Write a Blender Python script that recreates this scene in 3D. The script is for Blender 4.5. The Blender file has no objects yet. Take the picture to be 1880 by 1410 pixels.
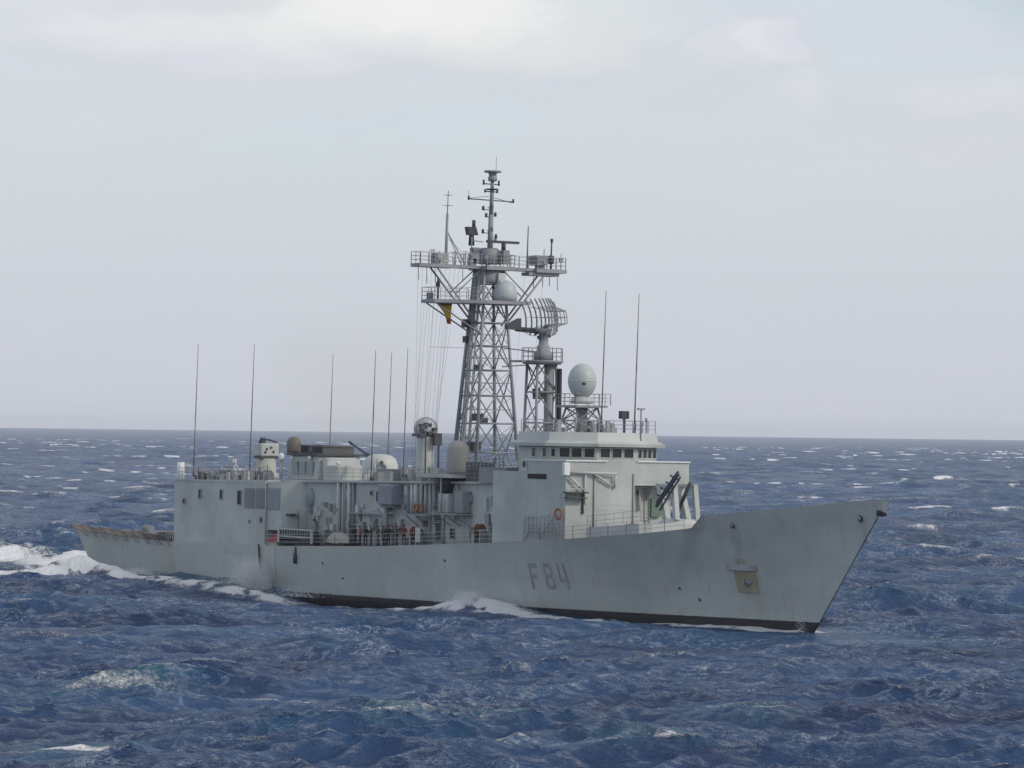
import bpy, math, random
import numpy as np
from mathutils import Vector, Matrix
R = math.radians
scn = bpy.context.scene
COL = scn.collection

# ------------------------------------------------------------------ camera
YAW, FPX = 0.50399419, 7654.789
CAM = Vector((324.293, -172.475, 15.2956))
vd = Vector((-math.cos(YAW), math.sin(YAW), 0)); rd = Vector((math.sin(YAW), math.cos(YAW), 0)); zd_ = Vector((0, 0, 1))
TH = math.atan(85.9 / FPX); ROLL = math.atan(23 / 1880)
fw = vd * math.cos(TH) + zd_ * math.sin(TH); up0 = rd.cross(fw)
Rt = rd * math.cos(ROLL) + up0 * math.sin(ROLL); Up = -rd * math.sin(ROLL) + up0 * math.cos(ROLL)
cd = bpy.data.cameras.new('camera'); cam = bpy.data.objects.new('camera', cd); COL.objects.link(cam)
M3 = Matrix((Rt, Up, -fw)).transposed(); cam.matrix_world = Matrix.Translation(CAM) @ M3.to_4x4()
cd.sensor_width = 36; cd.sensor_fit = 'HORIZONTAL'; cd.lens = FPX / 1880 * 36; cd.clip_start = 1; cd.clip_end = 80000
scn.camera = cam

# ------------------------------------------------------------------ world, sun, exposure
SUN_AZ, SUN_EL = R(34), R(34)              # direction TO the sun, azimuth from +x (the bow) towards port
w = bpy.data.worlds.new('World'); scn.world = w; w.use_nodes = True
nt = w.node_tree; nt.nodes.clear()
class NB:
    """small node builder"""
    def __init__(s, nt): s.nt = nt
    def n(s, t, **k):
        o = s.nt.nodes.new(t)
        for a, b in k.items(): setattr(o, a, b)
        return o
    def put(s, sock, v):
        if isinstance(v, bpy.types.NodeSocket): s.nt.links.new(v, sock)
        elif isinstance(v, (tuple, list)) and sock.type == 'RGBA' and len(v) == 3: sock.default_value = (*v, 1)
        else: sock.default_value = v
    def m(s, op, a, b=0.0, c=0.0, clamp=False):
        o = s.n('ShaderNodeMath', operation=op, use_clamp=clamp); s.put(o.inputs[0], a); s.put(o.inputs[1], b); s.put(o.inputs[2], c); return o.outputs[0]
    def sstep(s, x, a, b):
        o = s.n('ShaderNodeMapRange', interpolation_type='SMOOTHSTEP'); s.put(o.inputs[0], x); s.put(o.inputs[1], a); s.put(o.inputs[2], b); return o.outputs[0]
    def lin(s, x, a, b, c=0.0, d=1.0):
        o = s.n('ShaderNodeMapRange'); s.put(o.inputs[0], x); s.put(o.inputs[1], a); s.put(o.inputs[2], b); s.put(o.inputs[3], c); s.put(o.inputs[4], d); return o.outputs[0]
    def mix(s, f, a, b, mode='MIX'):
        o = s.n('ShaderNodeMix', data_type='RGBA', blend_type=mode); s.put(o.inputs[0], f); s.put(o.inputs[6], a); s.put(o.inputs[7], b); return o.outputs[2]
    def noise(s, vec, scale, detail=4, rough=0.55, dist=0.0, dim='3D'):
        o = s.n('ShaderNodeTexNoise', noise_dimensions=dim); s.put(o.inputs['Vector'], vec); s.put(o.inputs['Scale'], scale)
        s.put(o.inputs['Detail'], detail); s.put(o.inputs['Roughness'], rough); s.put(o.inputs['Distortion'], dist); return o.outputs[0]
    def map(s, vec, scale=(1, 1, 1), rot=(0, 0, 0), loc=(0, 0, 0)):
        o = s.n('ShaderNodeMapping'); s.put(o.inputs[0], vec); o.inputs['Scale'].default_value = scale; o.inputs['Rotation'].default_value = rot; o.inputs['Location'].default_value = loc; return o.outputs[0]
    def comb(s, x, y, z):
        o = s.n('ShaderNodeCombineXYZ'); s.put(o.inputs[0], x); s.put(o.inputs[1], y); s.put(o.inputs[2], z); return o.outputs[0]
    def xyz(s, v):
        o = s.n('ShaderNodeSeparateXYZ'); s.put(o.inputs[0], v); return o.outputs
nb = NB(nt)
sky = nb.n('ShaderNodeTexSky', sky_type='NISHITA', sun_disc=False, sun_elevation=SUN_EL, sun_rotation=R(90) - SUN_AZ)
sky.air_density = 1.0; sky.dust_density = 2.0; sky.ozone_density = 1.0
bg1 = nb.n('ShaderNodeBackground'); nb.put(bg1.inputs[0], sky.outputs[0]); bg1.inputs[1].default_value = 0.11
# thin high cloud sheet over the blue sky, in (azimuth, elevation) degrees around the direction of the ship
dirv = nb.n('ShaderNodeTexCoord').outputs['Generated']
dx, dy, dz = nb.xyz(dirv)
along = nb.m('ADD', nb.m('MULTIPLY', dx, vd.x), nb.m('MULTIPLY', dy, vd.y))
right = nb.m('ADD', nb.m('MULTIPLY', dx, rd.x), nb.m('MULTIPLY', dy, rd.y))
az = nb.m('MULTIPLY', nb.m('ARCTAN2', right, along), 57.2958)
el = nb.m('MULTIPLY', nb.m('ARCSINE', dz), 57.2958)
ae = nb.comb(az, el, 0.0)
warp = nb.noise(nb.map(ae, (0.45, 0.9, 1), loc=(3.1, 7.7, 0)), 1.0, 5, 0.6)
warp2 = nb.noise(nb.map(ae, (0.35, 0.8, 1), loc=(13.1, 1.7, 0)), 1.0, 5, 0.6)
az2 = nb.m('ADD', az, nb.m('MULTIPLY', nb.m('SUBTRACT', warp, 0.5), 2.4))
el2 = nb.m('ADD', el, nb.m('MULTIPLY', nb.m('SUBTRACT', warp2, 0.5), 1.2))
def blob(a0, e0, ra, re, soft=1.0):
    q = nb.m('ADD', nb.m('POWER', nb.m('ABSOLUTE', nb.m('DIVIDE', nb.m('SUBTRACT', az2, a0), ra)), 2.0),
             nb.m('POWER', nb.m('ABSOLUTE', nb.m('DIVIDE', nb.m('SUBTRACT', el2, e0), re)), 2.0))
    return nb.m('SUBTRACT', 1.0, nb.sstep(q, 1.0 - 0.75 * soft, 1.0 + 0.9 * soft))
def smax(*a):
    o = a[0]
    for b in a[1:]: o = nb.m('MAXIMUM', o, b)
    return o
bright = smax(nb.m('MULTIPLY', blob(-4.3, 5.55, 2.4, 0.4, 1.3), 0.45), nb.m('MULTIPLY', blob(3.0, 5.35, 0.5, 0.2, 1.3), 0.35), nb.m('MULTIPLY', blob(3.9, 4.85, 0.35, 0.3, 1.3), 0.3), nb.m('MULTIPLY', blob(6.3, 4.6, 1.1, 0.22, 1.3), 0.25), nb.m('MULTIPLY', blob(-1.3, 5.75, 2.9, 0.7, 1.3), 0.9), nb.m('MULTIPLY', blob(1.28, 5.5, 0.6, 0.36, 1.3), 0.6), nb.m('MULTIPLY', blob(-5.6, 5.95, 3.0, 0.3), 0.4))
puffy = smax(nb.m('MULTIPLY', blob(2.2, 4.9, 2.2, 0.8, 1.3), 0.6), nb.m('MULTIPLY', blob(6.0, 4.3, 2.2, 0.7, 1.3), 0.55), nb.m('MULTIPLY', blob(-3.6, 5.3, 4.6, 0.85, 1.3), 0.8), nb.m('MULTIPLY', blob(6.8, 5.35, 1.6, 0.16), 0.4),
             nb.m('MULTIPLY', blob(-6.0, 4.2, 1.8, 0.35, 1.2), 0.35), nb.m('MULTIPLY', blob(3.6, 5.4, 0.8, 0.3, 1.2), 0.8), nb.m('MULTIPLY', blob(4.2, 3.6, 2.4, 0.4, 1.3), 0.35))
gen = nb.sstep(nb.noise(nb.map(ae, (0.03, 0.09, 1), loc=(5, 2, 0)), 1.0, 6, 0.6), 0.42, 0.62)      # broken cloud over the rest of the sky
high = nb.sstep(el, 6.5, 14.0)
low = nb.m('SUBTRACT', 1.0, nb.sstep(el, 0.0, 5.0))
lowf = nb.m('ADD', 0.70, nb.m('MULTIPLY', low, 0.25))
upf = nb.m('ADD', 0.06, nb.m('MULTIPLY', gen, 0.8))      # higher up: broken white cloud with blue between
veil_f = nb.m('MAXIMUM', nb.m('ADD', nb.m('MULTIPLY', lowf, nb.m('SUBTRACT', 1.0, high)), nb.m('MULTIPLY', upf, high)), puffy)
veil_f = nb.m('MULTIPLY', veil_f, nb.m('SUBTRACT', 1.0, nb.m('MULTIPLY', smax(blob(7.6, 6.0, 1.5, .55, 1.3), nb.m('MULTIPLY', blob(3.2, 6.2, 1.6, .3, 1.3), .6)), 0.25)))
veil_f = nb.m('MAXIMUM', nb.m('MAXIMUM', veil_f, bright), 0.0)
fine = nb.noise(nb.map(ae, (0.5, 1.6, 1), loc=(1, 4, 0)), 1.0, 5, 0.6)
t_el = nb.sstep(el, 0.0, 5.5)
veil = nb.mix(t_el, (0.610, 0.640, 0.715), (0.765, 0.845, 0.915))
veil = nb.mix(nb.m('MULTIPLY', puffy, 0.95), veil, (0.82, 0.795, 0.875))
veil = nb.mix(bright, veil, (0.96, 0.95, 0.93))
veil = nb.mix(nb.m('MULTIPLY', nb.sstep(fine, 0.35, 0.75), 0.22), veil, (0.71, 0.705, 0.785))
hot = nb.m('MULTIPLY', high, nb.m('ADD', 0.25, nb.m('MULTIPLY', gen, 0.75)))
veil = nb.mix(hot, veil, (1.15, 1.15, 1.17))
bg2 = nb.n('ShaderNodeBackground'); nb.put(bg2.inputs[0], veil); bg2.inputs[1].default_value = 1.0
mx = nb.n('ShaderNodeMixShader'); nb.put(mx.inputs[0], veil_f); nt.links.new(bg1.outputs[0], mx.inputs[1]); nt.links.new(bg2.outputs[0], mx.inputs[2])
wo = nb.n('ShaderNodeOutputWorld'); nt.links.new(mx.outputs[0], wo.inputs[0])

sd = bpy.data.lights.new('sun', 'SUN'); sd.energy = 1.35; sd.angle = R(7); sd.color = (1, 0.93, 0.82)
so = bpy.data.objects.new('sun', sd); COL.objects.link(so)
sv = Vector((math.cos(SUN_EL) * math.cos(SUN_AZ), math.cos(SUN_EL) * math.sin(SUN_AZ), math.sin(SUN_EL)))
so.rotation_euler = sv.to_track_quat('Z', 'Y').to_euler(); so.location = (0, 0, 120)
scn.view_settings.view_transform = 'Standard'; scn.view_settings.look = 'None'; scn.view_settings.exposure = 0.0; scn.view_settings.gamma = 1.0
scn.render.engine = 'CYCLES'; scn.cycles.use_denoising = True; scn.cycles.denoiser = 'OPENIMAGEDENOISE'; scn.cycles.denoising_input_passes = 'RGB_ALBEDO_NORMAL'; scn.cycles.denoising_prefilter = 'NONE'; scn.cycles.sample_clamp_direct = 3.0; scn.cycles.max_bounces = 6; scn.cycles.volume_bounces = 1
scn.cycles.sample_clamp_indirect = 4.0

# ------------------------------------------------------------------ materials
def new_mat(name):
    m = bpy.data.materials.new(name); m.use_nodes = True; n = m.node_tree; n.nodes.clear()
    b = NB(n); out = b.n('ShaderNodeOutputMaterial'); p = b.n('ShaderNodeBsdfPrincipled'); n.links.new(p.outputs[0], out.inputs[0])
    return m, b, p, out
def paint(name, base, rough=0.55, wear=0.5, rust=0.0, metal=0.0, tint=(0.16, 0.10, 0.06), seams=False):
    m, b, p, o = new_mat(name)
    oc = b.n('ShaderNodeTexCoord').outputs['Object']
    big = b.noise(oc, 0.23, 5, 0.6); streak = b.noise(b.map(oc, (1.6, 1.6, 0.13)), 1.0, 6, 0.65); spot = b.noise(oc, 3.1, 6, 0.7)
    dark = tuple(c * (1 - 0.38 * wear) for c in base); lite = tuple(min(1, c * (1 + 0.2 * wear)) for c in base)
    c = b.mix(b.sstep(big, 0.3, 0.72), dark, lite)
    c = b.mix(b.m('MULTIPLY', b.sstep(streak, 0.5, 0.78), 0.45 * wear), c, tuple(x * 0.5 for x in base))
    c = b.mix(b.m('MULTIPLY', b.sstep(spot, 0.55, 0.8), 0.25 * wear), c, tuple(x * 0.6 for x in base))
    if seams:      # plate welds and the slight dishing between stiffeners
        x, y, z = b.xyz(oc)
        t1 = b.m('ABSOLUTE', b.m('SUBTRACT', b.m('FRACT', b.m('MULTIPLY', x, .31)), .5)); t2 = b.m('ABSOLUTE', b.m('SUBTRACT', b.m('FRACT', b.m('MULTIPLY', z, .41)), .5))
        sm = b.m('SUBTRACT', 1.0, b.sstep(b.m('MINIMUM', t1, t2), 0.0, .016)); c = b.mix(b.m('MULTIPLY', sm, .22), c, tuple(v * .5 for v in base))
        bp = b.n('ShaderNodeBump'); bp.inputs['Strength'].default_value = .3; bp.inputs['Distance'].default_value = .1; b.put(bp.inputs['Height'], b.noise(oc, .6, 2, .5)); b.nt.links.new(bp.outputs[0], p.inputs['Normal'])
    if rust:
        f = b.m('MULTIPLY', b.sstep(b.noise(b.map(oc, (0.9, 0.9, 0.2), loc=(4, 2, 9)), 1.0, 7, 0.7), 0.6, 0.74), rust)
        c = b.mix(f, c, tint)
    b.put(p.inputs['Base Color'], c); b.put(p.inputs['Roughness'], b.lin(spot, 0.3, 0.7, rough - 0.08, rough + 0.12)); p.inputs['Metallic'].default_value = metal
    return m
GREY = (0.435, 0.468, 0.45)
MAT = dict(
    grey=paint('haze_grey_paint', GREY, 0.55, 0.5, 0.35, seams=True), mast=paint('mast_grey_paint', (0.27, 0.282, 0.30), 0.55, 0.5, 0.25),
    lite=paint('pale_grey_paint', (0.50, 0.52, 0.51), 0.5, 0.3, 0.15), dark=paint('dark_grey_paint', (0.055, 0.06, 0.068), 0.6, 0.5),
    deck=paint('deck_paint', (0.12, 0.125, 0.13), 0.8, 0.6, 0.3), glass=paint('dark_window_glass', (0.018, 0.022, 0.027), 0.12, 0.1),
    white=paint('white_paint', (0.74, 0.76, 0.76), 0.45, 0.25), radome=paint('radome_grey', (0.43, 0.46, 0.465), 0.45, 0.25),
    tan=paint('weathered_tan_radome', (0.32, 0.315, 0.295), 0.55, 0.4, 0.2), brown=paint('brown_radome', (0.165, 0.14, 0.125), 0.6, 0.4),
    louvre=paint('lilac_grey_louvre', (0.235, 0.245, 0.285), 0.6, 0.3), cream=paint('cream_canvas', (0.42, 0.42, 0.36), 0.9, 0.5),
    red=paint('faded_red_cover', (0.36, 0.085, 0.08), 0.8, 0.5), orange=paint('orange_float', (0.30, 0.125, 0.06), 0.7, 0.5),
    net=paint('rusty_brown_net', (0.265, 0.235, 0.215), 0.85, 0.7, 0.6), blue=paint('dark_blue_missile', (0.022, 0.032, 0.075), 0.45, 0.3),
    black=paint('black_rubber', (0.015, 0.015, 0.017), 0.7, 0.3), number=paint('hull_number_paint', (0.26, 0.28, 0.285), 0.6, 0.9),
    anchor=paint('rusty_beige_anchor', (0.27, 0.25, 0.17), 0.75, 0.9, 0.9, tint=(0.17, 0.115, 0.06)), stain=paint('ochre_stain', (0.22, 0.21, 0.15), 0.7, 0.5),
    whip=paint('antenna_grey', (0.145, 0.15, 0.16), 0.6, 0.3), blueg=paint('blue_grey_paint', (0.26, 0.30, 0.33), 0.5, 0.3),
)
def hull_material():
    m, b, p, o = new_mat('weathered_hull_paint')
    oc = b.n('ShaderNodeTexCoord').outputs['Object']; x, y, z = b.xyz(oc)
    big = b.noise(b.map(oc, (0.07, 0.07, 0.2)), 1.0, 5, 0.6); streak = b.noise(b.map(oc, (1.1, 1.1, 0.09)), 1.0, 7, 0.65); spot = b.noise(oc, 2.3, 6, 0.7)
    g = GREY
    c = b.mix(b.sstep(big, 0.3, 0.7), tuple(v * 0.82 for v in g), tuple(v * 1.04 for v in g))
    c = b.mix(b.m('MULTIPLY', b.sstep(streak, 0.46, 0.72), 0.24), c, tuple(v * 0.55 for v in g))
    c = b.mix(b.m('MULTIPLY', b.sstep(spot, 0.55, 0.8), 0.15), c, tuple(v * 0.6 for v in g))
    # plate seams: faint weld lines in the steel
    def seam(coord, period, off, wdt):
        t = b.m('ABSOLUTE', b.m('SUBTRACT', b.m('FRACT', b.m('DIVIDE', b.m('ADD', coord, off), period)), 0.5))
        return b.m('SUBTRACT', 1.0, b.sstep(t, 0.0, wdt))
    sm = b.m('MULTIPLY', b.m('MAXIMUM', seam(x, 9.5, 3.0, 0.006), seam(z, 2.35, 0.5, 0.016)), 0.28)
    c = b.mix(sm, c, tuple(v * 0.45 for v in g))
    # repainted plates amidships, a touch greener and lighter, with a hard aft edge
    rp = b.m('MULTIPLY', b.sstep(x, -20.3, -20.2), b.m('SUBTRACT', 1.0, b.sstep(x, 1.4, 1.7)))
    c = b.mix(b.m('MULTIPLY', rp, 0.45), c, (0.345, 0.385, 0.375))
    edge = b.m('MULTIPLY', b.m('SUBTRACT', 1.0, b.sstep(b.m('ABSOLUTE', b.m('ADD', x, 20.3)), 0.05, 0.16)), 0.5)
    c = b.mix(edge, c, (0.12, 0.13, 0.13))
    rust = b.m('MULTIPLY', b.sstep(b.noise(b.map(oc, (0.55, 0.55, 0.06), loc=(7, 3, 1)), 1.0, 7, 0.7), 0.57, 0.72), 0.45)
    c = b.mix(rust, c, (0.20, 0.155, 0.10))
    # ochre run-off below the anchor pocket and fairleads
    def run(x0, wdt, z1, z0, k):
        f = b.m('SUBTRACT', 1.0, b.sstep(b.m('ABSOLUTE', b.m('SUBTRACT', x, x0)), wdt * 0.4, wdt))
        return b.m('MULTIPLY', b.m('MULTIPLY', f, b.m('MULTIPLY', b.sstep(z, z0, z1), b.m('SUBTRACT', 1.0, b.sstep(z, z1, z1 + 0.2)))), b.m('MULTIPLY', k, b.sstep(streak, 0.3, 0.6)))
    rs = b.m('MAXIMUM', b.m('MAXIMUM', run(52.6, 1.8, 5.6, 0.8, 0.55), run(65.9, 0.9, 9.0, 3.0, 0.22)), b.m('MAXIMUM', run(52.6, 0.8, 8.1, 4.5, 0.3), run(-23.4, 0.7, 4.2, 0.6, 0.6)))
    c = b.mix(rs, c, (0.23, 0.20, 0.12))
    # boot topping: black band, red-brown anti-fouling below, uneven scuffed edge
    lvl = b.m('SUBTRACT', z, b.m('MULTIPLY', x, 0.0089)); ed = b.m('MULTIPLY', b.m('SUBTRACT', spot, 0.5), 0.10)
    bt = b.m('SUBTRACT', 1.0, b.sstep(b.m('ADD', lvl, ed), 0.545, 0.605))
    c = b.mix(bt, c, b.mix(b.sstep(b.noise(b.map(oc, (0.3, 0.3, 0.9)), 1.0, 6, 0.7), 0.45, 0.7), (0.014, 0.015, 0.017), (0.05, 0.032, 0.03)))
    b.put(p.inputs['Base Color'], c); b.put(p.inputs['Roughness'], b.lin(spot, 0.3, 0.7, 0.42, 0.6))
    bp = b.n('ShaderNodeBump'); bp.inputs['Strength'].default_value = 0.35; bp.inputs['Distance'].default_value = 0.12
    b.put(bp.inputs['Height'], b.noise(b.map(oc, (0.45, 0.45, 0.45)), 1.0, 3, 0.5)); b.nt.links.new(bp.outputs[0], p.inputs['Normal'])
    return m
MAT['hull'] = hull_material()

# ------------------------------------------------------------------ mesh helpers
class MB:
    def __init__(s): s.v = []; s.f = []; s.sm = set()
    def add(s, vs, fs, smooth=False):
        o = len(s.v); s.v += [tuple(p) for p in vs]
        for f in fs:
            if smooth: s.sm.add(len(s.f))
            s.f.append(tuple(i + o for i in f))
        return s
    def box(s, x0, x1, y0, y1, z0, z1):
        return s.prism([(x0, y0), (x1, y0), (x1, y1), (x0, y1)], z0, z1)
    def prism(s, poly, z0, z1, top=None):
        """poly counter-clockwise; z0/z1 numbers or functions of (x,y); top = other outline for the upper face"""
        n = len(poly); g = lambda z, p: z(*p) if callable(z) else z
        tp = top or poly
        vs = [(x, y, g(z0, (x, y))) for x, y in poly] + [(x, y, g(z1, (x, y))) for x, y in tp]
        return s.add(vs, [tuple(range(n))[::-1], tuple(range(n, 2 * n))] + [(i, (i + 1) % n, (i + 1) % n + n, i + n) for i in range(n)])
    def tube(s, p, q, r, n=6, r2=None, cap=True):
        p, q = Vector(p), Vector(q); d = q - p
        if d.length < 1e-6: return s
        d.normalize(); a = d.orthogonal().normalized(); b = d.cross(a); r2 = r if r2 is None else r2
        vs = [p + (a * math.cos(t) + b * math.sin(t)) * r for t in [2 * math.pi * i / n for i in range(n)]]
        vs += [q + (a * math.cos(t) + b * math.sin(t)) * r2 for t in [2 * math.pi * i / n for i in range(n)]]
        s.add(vs, [(i, (i + 1) % n, (i + 1) % n + n, i + n) for i in range(n)], n > 4)
        if cap: o = len(s.v) - 2 * n; s.f += [tuple(range(o, o + n))[::-1], tuple(range(o + n, o + 2 * n))]
        return s
    def path(s, pts, r, n=5, r2=None):
        k = len(pts) - 1
        for i in range(k):
            ra = r if r2 is None else r + (r2 - r) * i / k; rb = r if r2 is None else r + (r2 - r) * (i + 1) / k
            s.tube(pts[i], pts[i + 1], ra, n, rb)
        return s
    def lathe(s, prof, c, n=24, axis=(0, 0, 1)):
        ax = Vector(axis).normalized(); a = ax.orthogonal().normalized() if abs(ax.z) < .99 else Vector((1, 0, 0)); b = ax.cross(a); c = Vector(c)
        vs = []; fs = []
        for r, h in prof:
            for i in range(n):
                t = 2 * math.pi * i / n; vs.append(c + ax * h + (a * math.cos(t) + b * math.sin(t)) * r)
        for j in range(len(prof) - 1):
            for i in range(n): fs.append((j * n + i, j * n + (i + 1) % n, (j + 1) * n + (i + 1) % n, (j + 1) * n + i))
        s.add(vs, fs, True); o = len(s.v) - len(vs); e = len(s.v); s.f += [tuple(range(o, o + n))[::-1], tuple(range(e - n, e))]; return s
    def ball(s, c, rx, ry=None, rz=None, n=20, m=12, lo=-90):
        ry = rx if ry is None else ry; rz = rx if rz is None else rz; vs = []; fs = []
        for j in range(m + 1):
            t = R(lo + (90 - lo) * j / m)
            for i in range(n):
                u = 2 * math.pi * i / n; vs.append((c[0] + rx * math.cos(t) * math.cos(u), c[1] + ry * math.cos(t) * math.sin(u), c[2] + rz * math.sin(t)))
        for j in range(m):
            for i in range(n): fs.append((j * n + i, j * n + (i + 1) % n, (j + 1) * n + (i + 1) % n, (j + 1) * n + i))
        return s.add(vs, fs, True)
    def grid(s, P, smooth=True):
        a, b = len(P), len(P[0]); vs = [p for row in P for p in row]
        return s.add(vs, [(i * b + j, (i + 1) * b + j, (i + 1) * b + j + 1, i * b + j + 1) for i in range(a - 1) for j in range(b - 1)], smooth)
    def rail(s, pts, h=1.05, step=1.5, wires=3, r=0.022):
        for i in range(len(pts) - 1):
            p, q = Vector(pts[i]), Vector(pts[i + 1]); k = max(1, int((q - p).length / step))
            for j in range(k + 1):
                c = p.lerp(q, j / k); s.tube(c, c + Vector((0, 0, h)), r * 1.25, 4)
            for t in range(1, wires + 1): s.tube(p + Vector((0, 0, h * t / wires)), q + Vector((0, 0, h * t / wires)), r, 4)
        return s
    def build(s, name, mat, parent=None, loc=None, bevel=0.0):
        me = bpy.data.meshes.new(name); me.from_pydata(s.v, [], s.f)
        me.polygons.foreach_set('use_smooth', [i in s.sm for i in range(len(s.f))])
        for q in (mat if isinstance(mat, (list, tuple)) else [mat]): me.materials.append(MAT[q] if isinstance(q, str) else q)
        o = bpy.data.objects.new(name, me); COL.objects.link(o)
        if parent: o.parent = parent
        if loc: o.location = loc
        if bevel:
            bv = o.modifiers.new('bevel', 'BEVEL'); bv.width = bevel; bv.segments = 2; bv.limit_method = 'ANGLE'
        return o
def each(mb, name, mat, parent, bevel=0.0):
    """one object for every separate piece of the builder"""
    par = list(range(len(mb.v)))
    def find(i):
        while par[i] != i: par[i] = par[par[i]]; i = par[i]
        return i
    for f in mb.f:
        for i in f[1:]: par[find(i)] = find(f[0])
    groups = {}
    for k, f in enumerate(mb.f): groups.setdefault(find(f[0]), []).append(k)
    out = []
    for ks in groups.values():
        q = MB(); m = {}
        for k in ks:
            for i in mb.f[k]:
                if i not in m: m[i] = len(q.v); q.v.append(mb.v[i])
            if k in mb.sm: q.sm.add(len(q.f))
            q.f.append(tuple(m[i] for i in mb.f[k]))
        out.append(q.build(name, mat, parent, bevel=bevel))
    return out
def tag(o, label=None, cat=None, group=None, kind=None):
    for k, v in (('label', label), ('category', cat), ('group', group), ('kind', kind)):
        if v: o[k] = v
    return o
def empty(name, loc=(0, 0, 0)):
    o = bpy.data.objects.new(name, None); COL.objects.link(o); o.location = loc; return o
def copy_tree(o, parent=None):
    c = o.copy(); COL.objects.link(c)
    if parent: c.parent = parent
    for ch in [x for x in bpy.data.objects if x.parent == o]: copy_tree(ch, c)
    return c

# ------------------------------------------------------------------ the frigate (x forward, y to port, z up, waterline at 0)
HEEL = R(-0.3)
ship = tag(empty('frigate'), 'grey navy frigate with tall lattice mast and dark hull number steaming through rough blue sea', 'warship')
ship.rotation_euler = (HEEL, 0, 0)
ip = lambda x, X, Y: float(np.interp(x, X, Y))
def deck_z(x): return ip(x, [-70, -56, -43, -22, 0, 21, 32, 42, 48.5, 49.4, 58, 69], [4.6, 4.32, 4.2, 4.42, 5.05, 5.97, 6.6, 7.3, 7.9, 8.86, 9.65, 10.66])
def deck_b(x): return ip(x, [-70, -62, -52, -43, -22, 10, 21, 31, 37, 42, 49, 55, 61, 66, 69], [5.6, 6.15, 6.65, 6.95, 7.02, 7.0, 6.92, 6.25, 5.75, 5.25, 4.35, 3.3, 2.05, 0.85, 0.06])
def wl_b(x): return ip(x, [-66, -58, -45, -30, -5, 12, 24, 36, 47, 54, 59], [5.1, 5.75, 6.4, 6.75, 6.8, 6.3, 5.2, 3.6, 1.85, 0.75, 0.05])
NS, NV = 130, 26
ss = np.concatenate([np.linspace(0, 1, NS)])
VV = np.linspace(-0.42, 1, NV)
def hull_pt(s, v):
    xw = -65.6 + 124.6 * s; xd = -70 + 139 * s; zt = deck_z(xd); z = v * zt
    x = xw + (xd - xw) * v; bw, bd = wl_b(xw), deck_b(xd)
    fl = max(0.0, min(1.0, (s - 0.5) / 0.35))
    g = (max(v, 0)) ** (0.75 + 0.95 * fl)
    y = bw + (bd - bw) * g if v >= 0 else bw * (1 + 0.45 * v)
    return x, max(y, 0.03), z
HP = np.array([[hull_pt(s, v) for v in VV] for s in ss])
def hull_y(x, z):
    best = []
    for i in range(NV - 1):
        za = np.array([HP[k, i, 2] for k in range(NS)]); zb = HP[:, i + 1, 2]; xa = HP[:, i, 0]; xb = HP[:, i + 1, 0]
        t = np.clip((z - za) / (zb - za + 1e-9), -0.2, 1.2); xs = xa + (xb - xa) * t; ys = HP[:, i, 1] + (HP[:, i + 1, 1] - HP[:, i, 1]) * t
        tt = float(np.interp(x, xs, (z - za) / (zb - za + 1e-9)))
        if -1e-6 <= tt <= 1.000001 or (i == NV - 2 and tt > 1): return float(np.interp(x, xs, ys))
    return float(np.interp(x, HP[:, -1, 0], HP[:, -1, 1]))
hb = MB()
hb.grid([[(p[0], -p[1], p[2]) for p in row] for row in HP])
hb.grid([[(p[0], p[1], p[2]) for p in row[::-1]] for row in HP])
st = HP[0]; hb.grid([[(p[0], -p[1], p[2]), (p[0], p[1], p[2])] for p in st][::-1], False)
# bulwark inner face forward
top = [p[-1] for p in HP if p[-1][0] > 48.4]
for sg in (-1, 1):
    hb.grid([[(p[0], sg * p[1], p[2]), (p[0] - 0.05, sg * max(0.015, p[1] - 0.14), p[2] + 0.01), (p[0] - 0.1, sg * max(0.012, hull_y(p[0] - .1, p[2] - 1.0) - 0.16), p[2] - 1.0)] for p in top], False)
hull = hb.build('hull', 'hull', ship)
dk = MB(); dp = [(p[-1][0], p[-1][1], p[-1][2]) if p[-1][0] < 49.2 else (p[-1][0] - .1, max(.01, hull_y(p[-1][0] - .1, p[-1][2] - .96) - .1), p[-1][2] - .96) for p in HP]
dk.grid([[(x, -y, z - 0.01), (x, 0, z + 0.06), (x, y, z - 0.01)] for x, y, z in dp], False); dk.build('weather_deck', 'deck', hull)
def patch(x0, x1, z0, z1, off, nx=8, nz=8, slant=0.0, sg=-1):
    return [[(x0 + (x1 - x0) * i / nx + slant * j / nz, sg * (hull_y(x0 + (x1 - x0) * i / nx + slant * j / nz, z0 + (z1 - z0) * j / nz) + off), z0 + (z1 - z0) * j / nz) for j in range(nz + 1)] for i in range(nx + 1)]
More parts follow.
